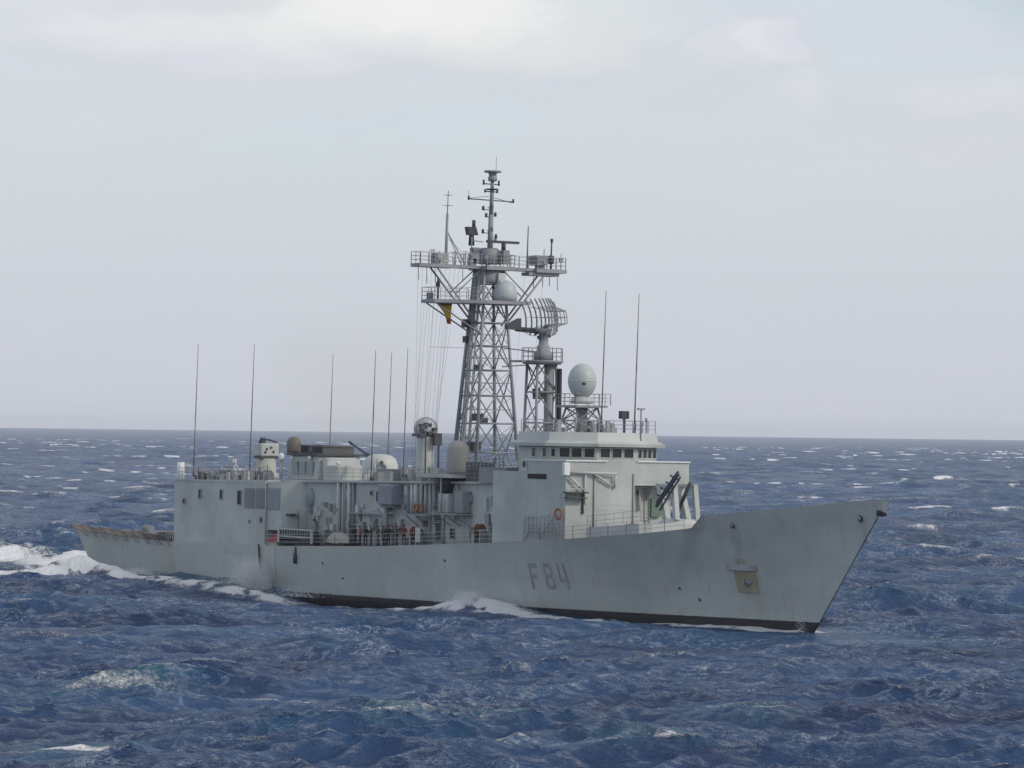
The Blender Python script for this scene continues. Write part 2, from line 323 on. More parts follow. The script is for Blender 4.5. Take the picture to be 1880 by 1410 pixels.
# hull number F84: block characters as rectangles on the plating
chars = {'F': [(0, .28, 0, 1), (.28, 1, .82, 1), (.28, .82, .42, .58)],
         '8': [(0, .27, .1, .44), (0, .27, .56, .9), (.73, 1, .1, .44), (.73, 1, .56, .9), (.12, .88, .84, 1), (.12, .88, 0, .16), (.12, .88, .42, .58)],
         '4': [(.62, .88, 0, 1), (0, 1, .26, .42), (0, .24, .42, 1)]}
for ch, x0, z0 in (('F', 25.55, 2.3), ('8', 27.6, 2.36), ('4', 29.6, 2.42)):
    hn = MB()
    for a, b_, c, d in chars[ch]:
        hn.grid(patch(x0 + a * 1.3, x0 + b_ * 1.3, z0 + c * 2.15, z0 + d * 2.15, 0.012 + 0.003 * (chars[ch].index((a, b_, c, d)) % 3), 3, 4, -0.0), False)
    hn.build('hull_number', 'number', hull)
for x, z, r in ((52.7, 8.24, 0.24), (66.0, 9.1, 0.28), (44.5, 3.1, 0.11), (46.6, 2.3, 0.14), (-6.5, 2.0, 0.1), (12.5, 4.2, 0.13), (-10.5, 3.2, 0.1)):
    y = -hull_y(x, z); MB().lathe([(r, 0.05), (r, -0.06), (r * 0.72, -0.06), (r * 0.7, 0.01)], (x, y, z), 14, (0, 1, 0.12)).build('hawse_opening' if r > 0.22 else 'scupper', 'dark', hull)
pk = MB(); pk.grid(patch(51.4, 53.7, 3.1, 4.95, 0.10, 6, 6), False)
for P in (patch(51.4, 53.7, 3.1, 4.95, 0.10, 1, 6), ):
    pk.grid([[P[0][j], (P[0][j][0], P[0][j][1] + 0.2, P[0][j][2])] for j in range(7)], False); pk.grid([[P[1][j], (P[1][j][0], P[1][j][1] + 0.2, P[1][j][2])] for j in range(7)], False)
anch = pk.build('anchor_pocket', 'anchor', hull)
lp = MB(); L0 = patch(50.6, 53.9, 4.72, 5.2, 0.0, 6, 1)
lp.grid([[(p[0][0], p[0][1] - 0.04, p[0][2]), (p[0][0] + .1, p[0][1] - 0.34 * math.sin(math.pi * min(.92, (i + .6) / 7)), p[0][2] + 0.06), (p[1][0], p[1][1] - 0.03, p[1][2])] for i, p in enumerate(L0)], False)
lp.build('pocket_lip', 'mast', anch)
MB().path([(52.4, -hull_y(52.4, 4.2) - .2, 4.15), (52.5, -hull_y(52.5, 3.6) - .22, 3.6), (53.3, -hull_y(53.3, 3.7) - .2, 3.95)], 0.08).path([(52.5, -hull_y(52.5, 3.9) - .2, 3.9), (53.3, -hull_y(53.3, 3.9) - .2, 3.98)], 0.08).build('anchor_fluke', 'mast', anch)
sa = MB(); sa.tube((67.7, 0, 9.7), (68.3, 0, 9.45), 0.18, 8, 0.22); sa.tube((68.1, -0.38, 9.5), (68.2, 0.38, 9.45), 0.13, 6)
sa.build('stem_anchor', 'black', hull)
MB().tube((-23.6, -7.12, 4.5), (-23.2, -7.1, 2.2), 0.09, 6).tube((-23.2, -7.1, 2.2), (-23.2, -7.1, 1.95), 0.24, 8).build('fender_rope', 'dark', hull)
MB().path([(-15.9, -7.06, 4.5), (-16.0, -7.1, 3.6), (-15.8, -7.1, 3.0), (-15.9, -7.06, 4.5)], 0.09).tube((-15.9, -7.1, 3.9), (-15.9, -7.1, 3.0), 0.2, 6).build('hanging_fender', 'dark', hull)

# --- flight deck safety nets (brown, folded out) along the quarterdeck edge
for k in range(9):
    x0 = -69.6 + k * 2.92; x1 = x0 + 2.75; nm = MB()
    za, zb = deck_z(x0) + 0.02, deck_z(x1) + 0.02; ya, yb = -deck_b(x0), -deck_b(x1); lift = 0.62 + 0.12 * math.sin(k * 2.3); out = 0.7 + 0.1 * math.cos(k * 1.9)
    a, b, c, d = Vector((x0, ya, za)), Vector((x1, yb, zb)), Vector((x1, yb - out, zb + lift)), Vector((x0, ya - out, za + lift))
    for p, q in ((a, b), (b, c), (c, d), (d, a)): nm.tube(p, q, 0.055, 5)
    for t in [i / 9 for i in range(1, 9)]: nm.tube(a.lerp(b, t), d.lerp(c, t), 0.028, 4)
    for t in (0.2, .4, .6, .8): nm.tube(a.lerp(d, t), b.lerp(c, t), 0.028, 4)
    for t in (.1, .9): nm.tube(a.lerp(b, t) - Vector((0, .02, .5)), d.lerp(c, t), 0.04, 4)
    nm.build('safety_net', 'net', hull)
for k in range(9):
    x0 = -69.6 + k * 2.92; x1 = x0 + 2.75; nm = MB(); za = deck_z(x0) + 0.02; ya = deck_b(x0)
    a, b, c, d = Vector((x0, ya, za)), Vector((x1, deck_b(x1), za)), Vector((x1, ya + .8, za + .45)), Vector((x0, ya + .8, za + .45))
    for p, q in ((a, b), (b, c), (c, d), (d, a)): nm.tube(p, q, 0.055, 5)
    for t in [i / 9 for i in range(1, 9)]: nm.tube(a.lerp(b, t), d.lerp(c, t), 0.028, 4)
    for t in (0.33, .66): nm.tube(a.lerp(d, t), b.lerp(c, t), 0.028, 4)
    nm.build('safety_net', 'net', hull)
gear = MB(); gear.box(-54.6, -52.2, -5.6, -4.4, 4.3, 4.95); gear.lathe([(.42, -.7), (.42, .7)], (-53.4, -5, 5.15), 12, (1, 0, 0)); gear.box(-51.4, -51.0, -5.9, -5.5, 4.3, 5.2); gear.tube((-55.5, -5.4, 4.3), (-55.5, -5.4, 5.3), .06); gear.tube((-55.5, -5.4, 5.3), (-53.9, -5.2, 5.0), .05)
gear.build('mooring_winch', 'mast', hull)
MB().box(-48.9, -48.4, -6.2, -5.8, 4.25, 5.0).build('deck_locker', 'lite', hull)
for x in (-47.9, -46.9): MB().tube((x, -6.3, 4.2), (x, -6.3, 4.9), .22, 8).build('bollard', 'dark', hull)
MB().rail([(-46.4, -6.75, 4.25), (-43.2, -6.85, 4.25)], 0.75, .5, 3, .04).build('guard_rail', 'dark', hull)

# --- hangar, deckhouse and bridge block
def roof(x): return 10.74 + 0.0125 * x
hg = MB().prism([(-43.1, -6.88), (-22.4, -6.94), (-22.4, 6.94), (-43.1, 6.88)], lambda x, y: deck_z(x) - 0.03, lambda x, y: roof(x)).build('hangar', 'grey', ship)
for x, z, wx, hz in ((-40.7, 8.15, .42, .42), (-37.1, 8.9, .42, .8), (-32.3, 8.95, .5, .8), (-28.25, 8.72, .78, 1.25), (-26.0, 6.55, .2, .2), (-23.5, 6.75, .38, .42)):
    f = MB()
    for (a, b, c, d) in ((x - wx / 2 - .08, x + wx / 2 + .08, z + hz / 2, z + hz / 2 + .08), (x - wx / 2 - .08, x + wx / 2 + .08, z - hz / 2 - .08, z - hz / 2), (x - wx / 2 - .08, x - wx / 2, z - hz / 2, z + hz / 2), (x + wx / 2, x + wx / 2 + .08, z - hz / 2, z + hz / 2)):
        f.box(a, b, -7.0, -6.88, c, d)
    win = f.build('vent_opening', 'blueg', hg)
    MB().box(x - wx / 2, x + wx / 2, -6.965, -6.86, z - hz / 2, z + hz / 2).build('dark_screen', 'black', win)
def louvre(x0, x1, z0, z1, y, par, mat='louvre'):
    l = MB(); l.box(x0, x1, y - .03, y + .05, z0, z1)
    k = int((z1 - z0) / .16)
    for i in range(k): l.prism([(x0 + .06, y - .075), (x1 - .06, y - .075), (x1 - .06, y - .028), (x0 + .06, y - .028)], z0 + .05 + i * .16, z0 + .11 + i * .16)
    return l.build('louvre_panel', mat, par)
louvre(-27.15, -25.0, 7.8, 9.65, -6.95, hg); louvre(-24.75, -22.75, 7.8, 9.68, -6.95, hg)
MB().tube((-22.5, -7.0, 4.6), (-22.5, -7.0, 10.3), .06).build('corner_pipe', 'lite', hg)
MB().box(-43.1, -22.3, -6.97, -6.9, 10.1, 10.2).build('rubbing_strake', 'grey', hg)

mh = MB().prism([(-22.4, -5.0), (20.9, -5.0), (20.9, 5.0), (-22.4, 5.0)], lambda x, y: deck_z(x) - 0.1, lambda x, y: roof(x)).build('deckhouse', 'grey', ship)
MB().prism([(-22.38, -5.4), (20.88, -5.4), (20.88, -5.02), (-22.38, -5.02)], lambda x, y: roof(x) - .16, lambda x, y: roof(x) + .02).build('roof_ledge', 'grey', mh)
MB().prism([(-22.38, -6.85), (-19.5, -6.85), (-18.0, -5.03), (-22.38, -5.03)], 5.9, lambda x, y: roof(x) - .17).build('recess_shoulder', 'grey', mh)
louvre(-22.2, -19.7, 7.75, 9.75, -6.88, mh, 'blueg')
MB().ball((-17.1, -5.0, 8.95), .75, .38, .9, 16, 10).build('vent_cowl', 'blueg', mh)
tr = MB()
for x, r, z0, z1 in ((-11.0, .22, 5, 10.4), (-10.3, .14, 5, 10.4), (-8.9, .22, 5, 10.4), (3.2, .2, 8.0, 10.5), (4.1, .25, 8.1, 10.5), (5.6, .14, 8.1, 10.6), (6.4, .1, 5.4, 10.6), (8.9, .12, 5.4, 10.6), (11.4, .1, 8.3, 10.6), (-19.0, .1, 5, 10.2)):
    tr.tube((x, -5.0 - r, z0), (x, -5.0 - r, z1), r, 8)
each(tr, 'vertical_trunk', 'lite', mh)
tr = MB()
for x, r, z0, z1 in ((-9.6, .2, 5, 10.4), (-8.2, .16, 5, 10.4), (2.4, .17, 8.0, 10.4), (4.9, .2, 8.1, 10.5), (7.4, .15, 8.3, 10.6), (-6.9, .1, 5, 8)): tr.tube((x, -5.0 - r, z0), (x, -5.0 - r, z1), r, 8)
each(tr, 'vertical_trunk', 'mast', mh)
def hatch(x, z, wx, hz, y, par, name='door', mat='blueg', inner='glass'):
    f = MB()
    t = .07
    for (a, b, c, d) in ((x - wx / 2 - t, x + wx / 2 + t, z + hz / 2, z + hz / 2 + t), (x - wx / 2 - t, x + wx / 2 + t, z - hz / 2 - t, z - hz / 2), (x - wx / 2 - t, x - wx / 2, z - hz / 2, z + hz / 2), (x + wx / 2, x + wx / 2 + t, z - hz / 2, z + hz / 2)):
        f.box(a, b, y - .09, y + .02, c, d)
    o = f.build(name, mat, par); MB().box(x - wx / 2, x + wx / 2, y - .05, y + .03, z - hz / 2, z + hz / 2).build(name + '_pane', inner, o); return o
hatch(-3.6, 9.33, .55, .85, -5, mh, 'window'); hatch(-4.9, 9.6, .35, .35, -5, mh, 'window')
hatch(7.9, 6.7, .95, 1.9, -5, mh, 'door', 'mast', 'dark'); hatch(10.4, 6.45, .75, .8, -5, mh, 'window'); hatch(13.0, 6.9, .9, 1.8, -5, mh, 'door', 'lite', 'grey'); hatch(-13.3, 6.3, .85, 1.8, -5, mh, 'door', 'blueg', 'mast'); hatch(-2.2, 6.6, .9, 1.8, -5, mh, 'door', 'blueg', 'mast')
MB().box(17.3, 20.7, -5.06, -4.95, 6.0, 8.1).build('open_doorway', 'mast', mh)
for x0, x1, z, o in ((-8.4, -.6, 7.85, .5), (3.6, 8.2, 8.0, 1.3), (9.6, 14.0, 8.2, 1.6)):
    plat = MB(); plat.box(x0, x1, -5.0 - o, -5.02, z - .14, z)
    for t in (.1, .5, .9): plat.tube((x0 + (x1 - x0) * t, -5.02, z - 1.1), (x0 + (x1 - x0) * t, -5.0 - o + .05, z - .12), .05, 4)
    plat.build('side_platform', 'mast', mh)
MB().rail([(3.6, -6.25, 8.0), (8.2, -6.25, 8.0)], 1.0, .9).rail([(9.6, -6.55, 8.2), (14.0, -6.55, 8.2)], 1.0, .9).build('guard_rail', 'mast', mh)
lk = MB().box(-1.4, 1.2, -6.25, -5.02, 8.65, 10.45).build('winch_house', 'louvre', mh, bevel=.12)
MB().tube((-.6, -5.8, 5.0), (-.6, -5.8, 8.6), .26, 10).tube((-1.6, -5.8, 8.55), (.9, -5.8, 8.55), .16, 6).tube((-.6, -5.8, 7.0), (-2.0, -5.9, 8.3), .1, 6).build('kingpost', 'mast', mh)
MB().box(9.9, 11.7, -6.2, -5.1, 8.22, 9.85).build('equipment_box', 'grey', mh, bevel=.06)
MB().box(12.2, 13.7, -5.9, -5.02, 8.22, 10.1).build('equipment_box', 'mast', mh, bevel=.06)
cl = MB(); rnd = random.Random(5)
for i in range(46):
    x = rnd.uniform(-21.5, 20.2); zb = deck_z(x) + rnd.choice([0, 0, .5, 1.0, 1.6, 3.1, 3.6]); wd = rnd.uniform(.2, .8); h = rnd.uniform(.25, .9)
    cl.box(x - wd / 2, x + wd / 2, -5.02 - rnd.uniform(.15, .45), -4.98, zb, zb + h)
each(cl, 'wall_fitting', 'mast', mh)
cl = MB()
for i in range(34):
    x = rnd.uniform(-21.5, 20.2); zb = deck_z(x) + rnd.uniform(0.1, 4.6); wd = rnd.uniform(.2, .7); h = rnd.uniform(.3, 1.1)
    cl.box(x - wd / 2, x + wd / 2, -5.02 - rnd.uniform(.12, .4), -4.98, zb, zb + h)
for i in range(14):
    x = rnd.uniform(-20, 20); z = deck_z(x) + rnd.uniform(1.8, 3.8); cl.tube((x, -5.09, z), (x + rnd.uniform(1, 5), -5.09, z), .05, 4)
each(cl, 'wall_fitting', 'lite', mh)
# davit near the boat
MB().path([(-17.8, -6.0, 4.7), (-17.8, -6.0, 7.1), (-17.4, -6.2, 7.6), (-16.6, -6.6, 7.7), (-15.8, -6.9, 7.4)], .13, 6).build('boat_davit', 'mast', mh); MB().path([(-14.2, -6.0, 4.7), (-14.2, -6.0, 6.9), (-13.7, -6.3, 7.3), (-13.2, -6.7, 7.0)], .12, 6).build('boat_davit', 'mast', mh)
MB().box(-20.2, -18.2, -6.5, -5.9, 7.25, 7.45).build('davit_cradle', 'dark', mh)

# stowed accommodation ladder with white side frames
ga = MB(); xa, xb = -19.9, -12.9
for z in (5.35, 6.02, ): ga.box(xa, xb, -6.95, -6.85, z, z + .11)
for x in (xa, xa + .12, xb - .2, xb): ga.box(x, x + .12, -6.97, -6.83, 4.85, 6.3 if x < xb - 1 else 6.13)
for i in range(13): ga.tube((xa + .3 + i * .52, -6.9, 5.4), (xa + .3 + i * .52, -6.9, 6.05), .025, 4)
gang = ga.build('gangway', 'lite', ship)
MB().box(xa + .2, xb - .2, -6.8, -6.1, 5.2, 5.95).build('stowed_treads', 'dark', gang)
MB().box(xa + .1, xb + .3, -6.9, -6.3, 4.72, 5.05).build('gangway_cradle', 'black', gang)
# guard rails along the main deck edge
rl = MB(); xs = np.linspace(-22.3, 25.5, 18)
rl.rail([(x, -deck_b(x) + .08, deck_z(x)) for x in xs], 1.05, 1.6, 3, .02)
rl.build('guard_rail', 'lite', hull)
rl = MB(); xs = np.linspace(25.5, 47.5, 10); rl.rail([(x, -deck_b(x) + .08, deck_z(x)) for x in xs], 1.0, 1.6, 3, .018); rl.build('guard_rail', 'mast', hull)
rl = MB(); xs = np.linspace(-22.3, 47, 22); rl.rail([(x, deck_b(x) - .08, deck_z(x)) for x in xs], 1.05, 1.6, 3, .02); rl.build('guard_rail', 'lite', hull)
rl = MB(); rl.rail([(-42.8, -6.7, roof(-42.8)), (-22.4, -6.75, roof(-22.4))], 1.15, 1.1, 3, .026); rl.rail([(-22.4, -5.3, roof(-22)), (20.5, -5.3, roof(20.5))], 1.05, 1.4, 3, .022)
rl.rail([(-42.8, -6.7, roof(-42.8)), (-42.8, 6.7, roof(-42.8)), (20.5, 6.2, roof(20.5))], 1.1, 1.4, 3, .022); rl.build('roof_rail', 'mast', hg)

# bridge block: flush sides, front wall with a step to port, wings with bulwark
fz = lambda x, y: deck_z(x) - .05
bb = MB().prism([(20.9, -6.9), (27.0, -6.42), (31.2, -5.82), (31.2, .65), (29.7, .65), (29.7, 5.0), (27.0, 6.42), (20.9, 6.9)], fz, 11.25).build('bridge_block', 'grey', ship)
MB().prism([(20.9, -6.9), (25.9, -6.5), (25.9, -6.38), (20.9, -6.78)], 11.25, 11.95).build('wing_bulwark', 'grey', bb)
wb = MB()
outer = [(25.9, -6.5), (27.0, -6.42), (31.2, -5.82), (31.2, 5.82), (27.0, 6.42), (25.9, 6.5)]; inner = [(25.9, -6.36), (26.98, -6.28), (31.06, -5.69), (31.06, 5.69), (26.98, 6.28), (25.9, 6.36)]
for i in range(5): wb.prism([outer[i], outer[i + 1], inner[i + 1], inner[i]], 11.25 if i < 2 or i > 2 else 11.252, 12.86)
wbo = wb.build('wing_bulwark', 'grey', bb)
cp = MB(); o2 = [(25.85, -6.58), (27.02, -6.5), (31.28, -5.88), (31.28, 5.88), (27.02, 6.5), (25.85, 6.58)]; i2 = [(25.85, -6.3), (26.95, -6.2), (30.95, -5.6), (30.95, 5.6), (26.95, 6.2), (25.85, 6.3)]
for i in range(5):
    if i == 2:
        for y0, y1 in ((-5.88, -2.0), (.85, 5.88)): cp.box(30.95, 31.34, y0, y1, 12.865, 12.965)
    else: cp.prism([o2[i], o2[i + 1], i2[i + 1], i2[i]], 12.86, 12.95)
cp.build('bulwark_cap', 'white', wbo)
MB().prism([(29.7, .66), (31.18, .66), (31.18, 5.8), (29.7, 5.9)], 10.95, 11.24).build('wing_floor', 'grey', bb)
brk = MB()
for y in (2.6, 4.0, 5.5): brk.prism([(29.72, y), (31.1, y), (31.1, y + .08), (29.72, y + .08)], lambda x, yy: 10.9 if x > 30 else 9.6, 10.96)
each(brk, 'wing_bracket', 'grey', bb)
# flush starboard plating aft of the bridge front has a dark name board and a crest
MB().prism([(26.15, -6.56), (28.65, -6.28), (28.65, -6.2), (26.15, -6.48)], 11.38, 11.78).build('name_board', 'black', bb)
crest = MB(); crest.prism([(25.3, -6.66), (26.0, -6.6), (26.0, -6.52), (25.3, -6.58)], 12.05, 13.0); crest.prism([(25.15, -6.64), (26.15, -6.56), (26.15, -6.53), (25.15, -6.6)], 12.0, 12.1)
cr = crest.build('crest_board', 'lite', bb); MB().ball((25.65, -6.63, 12.55), .26, .07, .3, 12, 8).build('crest_shield', 'dark', cr)
# fittings on the front wall
pp = MB()
for y in (-3.2, .5): pp.tube((31.27, y, 7.1), (31.27, y, 11.9), .055, 6)
each(pp, 'drain_pipe', 'mast', bb)
MB().box(31.2, 31.5, -3.55, -2.9, 6.9, 7.55).build('wall_locker', 'dark', bb); MB().box(31.2, 31.5, .15, .95, 7.35, 7.85).build('wall_locker', 'dark', bb)
MB().lathe([(.2, 0), (.2, .12), (.14, .12), (.12, .02)], (29.72, 1.9, 10.35), 14, (1, 0, 0)).build('porthole', 'dark', bb)
dv = MB(); dv.box(31.2, 31.62, -6.2, -5.66, 11.72, 12.75); dvo = dv.build('davit_head', 'white', bb, bevel=.05)
ar = MB(); ar.tube((31.45, -5.7, 11.98), (31.6, -1.2, 11.9), .13, 6, .1); ar.tube((31.45, -5.6, 11.6), (31.55, -4.2, 10.4), .1, 6); ar.tube((31.5, -3.4, 11.9), (31.4, -1.6, 10.9), .09, 6); ar.tube((31.55, -1.35, 11.9), (31.35, -1.35, 10.7), .1, 6); ar.tube((31.4, -4.1, 11.9), (31.3, -4.1, 9.4), .09, 6)
ar.build('davit_arm', 'lite', dvo)
pf = MB(); pf.box(31.22, 32.0, -6.1, -4.1, 10.28, 10.4); pf.box(31.22, 31.9, -6.0, -4.15, 9.85, 9.95); pf.tube((31.3, -4.25, 10.3), (31.3, -4.25, 8.6), .08); pf.build('front_platform', 'dark', bb)
MB().rail([(31.9, -6.0, 10.4), (31.9, -4.2, 10.4)], .5, .6, 2, .03).build('platform_rail', 'lite', bb)
MB().box(29.71, 30.0, 3.0, 3.9, 8.4, 9.9).build('green_locker', paint('green_paint', (.13, .2, .15), .6, .5), bb)
lad = MB()
for y in (2.5, 2.95): lad.tube((29.8, y, 7.3), (29.8, y, 11), .04, 5)
for i in range(12): lad.tube((29.8, 2.5, 7.5 + i * .3), (29.8, 2.95, 7.5 + i * .3), .03, 4)
lad.build('wall_ladder', 'lite', bb)
MB().tube((29.9, 1.9, 10.9), (29.9, 1.9, 8.9), .1, 6).tube((29.9, 4.6, 10.9), (30.6, 4.6, 9.9), .1, 6).tube((29.9, 1.2, 10.8), (29.9, 4.8, 10.8), .09, 5).build('pipe_run', 'lite', bb)
# seams on front wall: horizontal stiffener lines
sf = MB()
for z in (8.9, 9.35): sf.box(31.2, 31.225, -5.7, .6, z, z + .04)
each(sf, 'stiffener', 'grey', bb)
# open-deck rail stacks by the break of the forward block
nk = MB()
for x in np.linspace(25.8, 31.2, 10): nk.tube((x, -deck_b(x) - .02, deck_z(x) + .02), (x + .15, -deck_b(x) - .02, deck_z(x) + 2.0 + .25 * math.sin(x * 5)), .03, 4)
for z in (.7, 1.3, 1.9): nk.tube((25.8, -6.64, 6.25 + z), (31.3, -6.28, 6.55 + z), .025, 4)
nk.path([(26.0, -6.7, 6.3), (27.2, -6.65, 7.4), (28.4, -6.6, 6.6), (30.2, -6.4, 8.2), (31.2, -6.3, 7.0)], .035, 4)
nk.build('side_netting', 'mast', bb)
# forward breakwater step
bw = MB().prism([(33.6, -5.2), (40.9, -4.6), (41.3, -3.6), (41.3, 4.4), (33.6, 5.2)], lambda x, y: deck_z(x) - .1, lambda x, y: deck_z(x) + .85).build('launcher_base', 'lite', ship)
MB().rail([(33.6, -5.1, 7.6), (41, -4.5, 8.2)], .9, 1.2, 2, .02).build('guard_rail', 'mast', bw)

# pilothouse
PH = [(29.35, -1.86), (29.35, 1.86), (27.15, 5.1), (22.0, 5.1), (22.0, -5.1), (27.15, -5.1)]
ph = MB().prism(PH, 11.2, 14.06).build('pilothouse', 'grey', ship)
def off(poly, d):
    n = len(poly); c = Vector((25.5, 0)); out = []
    for i in range(n):
        a, b, e = Vector(poly[i - 1]), Vector(poly[i]), Vector(poly[(i + 1) % n])
        n1 = Vector(((b - a).y, -(b - a).x)).normalized(); n2 = Vector(((e - b).y, -(e - b).x)).normalized(); k = (n1 + n2).normalized(); out.append(tuple(b + k * d / max(.3, k.dot(n1))))
    return out
rf = MB().prism(off(PH, .62), 14.06, 14.32, off(PH, .66)); rf.prism(off(PH, .5), 14.32, 14.52, off(PH, .3)); rfo = rf.build('pilothouse_roof', 'grey', ph)
MB().prism(off(PH, .1), 14.52, 15.24, off(PH, .02)).build('roof_parapet', 'lite', rfo)
MB().rail([(*p, 15.24) for p in off(PH, -.12)] + [(*off(PH, -.12)[0], 15.24)], 1.0, 1.0, 3, .02).build('roof_rail', 'mast', rfo)
def face_win(A, B, fr, wd, z0, z1):
    A, B = Vector(A), Vector(B); d = (B - A); L = d.length; d.normalize(); nrm = Vector((d.y, -d.x)); c = A + d * (fr * L); h = wd / 2
    P = lambda t, o: tuple(c + d * t + nrm * o)
    f = MB(); t_ = .06
    for a, b, zz0, zz1 in ((-h - t_, h + t_, z1, z1 + t_), (-h - t_, h + t_, z0 - t_, z0), (-h - t_, -h, z0, z1), (h, h + t_, z0, z1)): f.prism([P(a, .05), P(b, .05), P(b, -.05), P(a, -.05)][::-1], zz0, zz1)
    o = f.build('window', 'lite', ph); MB().prism([P(-h, .012), P(h, .012), P(h, -.05), P(-h, -.05)][::-1], z0, z1).build('window_pane', 'glass', o)
Sb, Cs, Cp, Pb = (27.15, -5.1), (29.35, -1.86), (29.35, 1.86), (27.15, 5.1)
for fr in (.2, .5, .8): face_win(Cs, Cp, fr, .88, 13.2, 13.92)
for fr in (.16, .43, .68): face_win(Sb, Cs, 1 - fr, .80, 13.2, 13.92)
face_win(Sb, Cs, .08, .3, 13.22, 13.85)
for fr in (.16, .4, .64, .88): face_win(Cp, Pb, fr, .66, 13.2, 13.92)
for fr in (.5, .85): face_win((22, -5.1), Sb, fr, .55, 13.2, 13.9)
wl_ = MB()
wl_.prism(off(PH, .03), 14.0, 14.058); wl_.build('window_hood', 'dark', ph)

# things on the pilothouse roof
eg = MB().ball((23.45, 0, 19.5), 1.19, 1.19, 1.47, 28, 18); ego = eg.build('egg_radome', 'radome', ship)
sc = MB().lathe([(1.203, -.04), (1.203, .04)], (23.45, 0, 19.5), 28); sc.build('radome_seam', 'lite', ego)
MB().ball((24.5, -.42, 19.28), .16, .2, .12, 10, 6).build('radome_port', 'dark', ego)
es = MB(); es.lathe([(.95, 17.62), (.95, 17.9), (.8, 18.12), (.8, 18.2)], (23.45, 0, 0), 20)
es.build('radome_collar', 'lite', ego)
ep = MB(); ep.prism([(21.7, -1.5), (25.2, -1.5), (25.2, 1.5), (21.7, 1.5)], 17.3, 17.48)
for sx in (-1, 1):
    for sy in (-1, 1): ep.tube((23.45 + sx * 1.5, sy * 1.5, 15.0), (23.45 + sx * .95, sy * .95, 17.3), .09, 6)
for a, b in (((-1, -1), (1, -1)), ((1, -1), (1, 1)), ((1, 1), (-1, 1)), ((-1, 1), (-1, -1))):
    for (z0, k0), (z1, k1) in (((15, 1.5), (16.2, 1.2)), ((16.2, 1.2), (17.3, .95))):
        ep.tube((23.45 + a[0] * k0, a[1] * k0, z0), (23.45 + b[0] * k1, b[1] * k1, z1), .055, 5); ep.tube((23.45 + b[0] * k0, b[1] * k0, z0), (23.45 + a[0] * k1, a[1] * k1, z1), .055, 5)
        ep.tube((23.45 + a[0] * k1, a[1] * k1, z1), (23.45 + b[0] * k1, b[1] * k1, z1), .055, 5)
ep.lathe([(.5, 15), (.5, 17.3)], (23.45, 0, 0), 14); ep.build('radome_stand', 'mast', ego)
MB().rail([(21.6, -1.7, 17.48), (25.3, -1.7, 17.48), (25.3, 1.7, 17.48), (21.6, 1.7, 17.48), (21.6, -1.7, 17.48)], .95, .9, 3, .022).build('platform_rail', 'mast', ego)
sl = MB(); sl.tube((27.9, 1.5, 15.2), (27.9, 1.5, 16.5), .13, 8); sl.box(27.55, 28.15, 1.15, 1.85, 16.4, 17.05); sl.build('searchlight', 'dark', rfo, bevel=.08)
tp = MB(); tp.tube((29.1, 2.4, 14.6), (29.1, 2.4, 17.2), .07, 6); tp.box(28.95, 29.25, 2.1, 2.7, 17.15, 17.3); tp.build('pole_light', 'mast', rfo)
for x, y, h in ((29.0, 1.9, 15.9), (28.5, 2.9, 16.2), (27.6, 3.8, 16.5), (26.0, -3.8, 16.0)): MB().tube((x, y, 14.5), (x, y, h), .06, 6).tube((x, y, h - .3), (x, y, h), .1, 6).build('stub_antenna', 'mast', rfo)
bx = MB(); rnd = random.Random(8)
for i in range(16):
    x, y = rnd.uniform(21.8, 28.2), rnd.uniform(-3.6, 3.2); s_ = rnd.uniform(.2, .6); bx.box(x, x + s_, y, y + s_, 15.1, 15.24 + rnd.uniform(.2, 1.0))
each(bx, 'roof_equipment', 'mast', rfo)

# missile launcher ahead of the bridge: drum, two raked stanchions, dark missile on the rail
ml = MB(); ml.lathe([(1.7, 7.75), (1.7, 8.2), (1.35, 8.35), (1.3, 8.42)], (39.5, 0, 0), 24); mlo = ml.build('missile_launcher', 'lite', ship)
for y in (-.95, .95):
    stn = MB()
    stn.prism([(38.6, y - .22), (39.35, y - .22), (39.35, y + .22), (38.6, y + .22)], 8.4, 11.0, [(37.6, y - .2), (38.15, y - .2), (38.15, y + .2), (37.6, y + .2)])
    stn.prism([(40.35, y - .2), (40.75, y - .2), (40.75, y + .2), (40.35, y + .2)], 8.4, 11.05, [(39.9, y - .2), (40.3, y - .2), (40.3, y + .2), (39.9, y + .2)])
    stn.box(37.6, 40.3, y - .2, y + .2, 10.95, 11.2)
    stn.build('stanchion', 'grey', mlo)

ra = MB(); ra.tube((38.3, -1.5, 9.4), (41.3, -1.3, 12.0), .13, 8); ra.tube((38.0, -1.3, 9.7), (40.9, -1.1, 12.2), .11, 6); ra.tube((38.7, -1.4, 9.1), (41.6, -1.3, 11.8), .08, 6)
for t in (.25, .45, .65, .85): c = Vector((38.1, -1.4, 9.5)).lerp(Vector((41.1, -1.2, 12.1)), t); ra.tube(c + Vector((-.25, -.3, .2)), c + Vector((.25, .3, -.2)), .07, 5)
ra.build('missile', 'blue', mlo)
MB().tube((38.3, .3, 8.6), (40.4, .35, 11.3), .16, 6).build('launch_rail', 'dark', mlo)

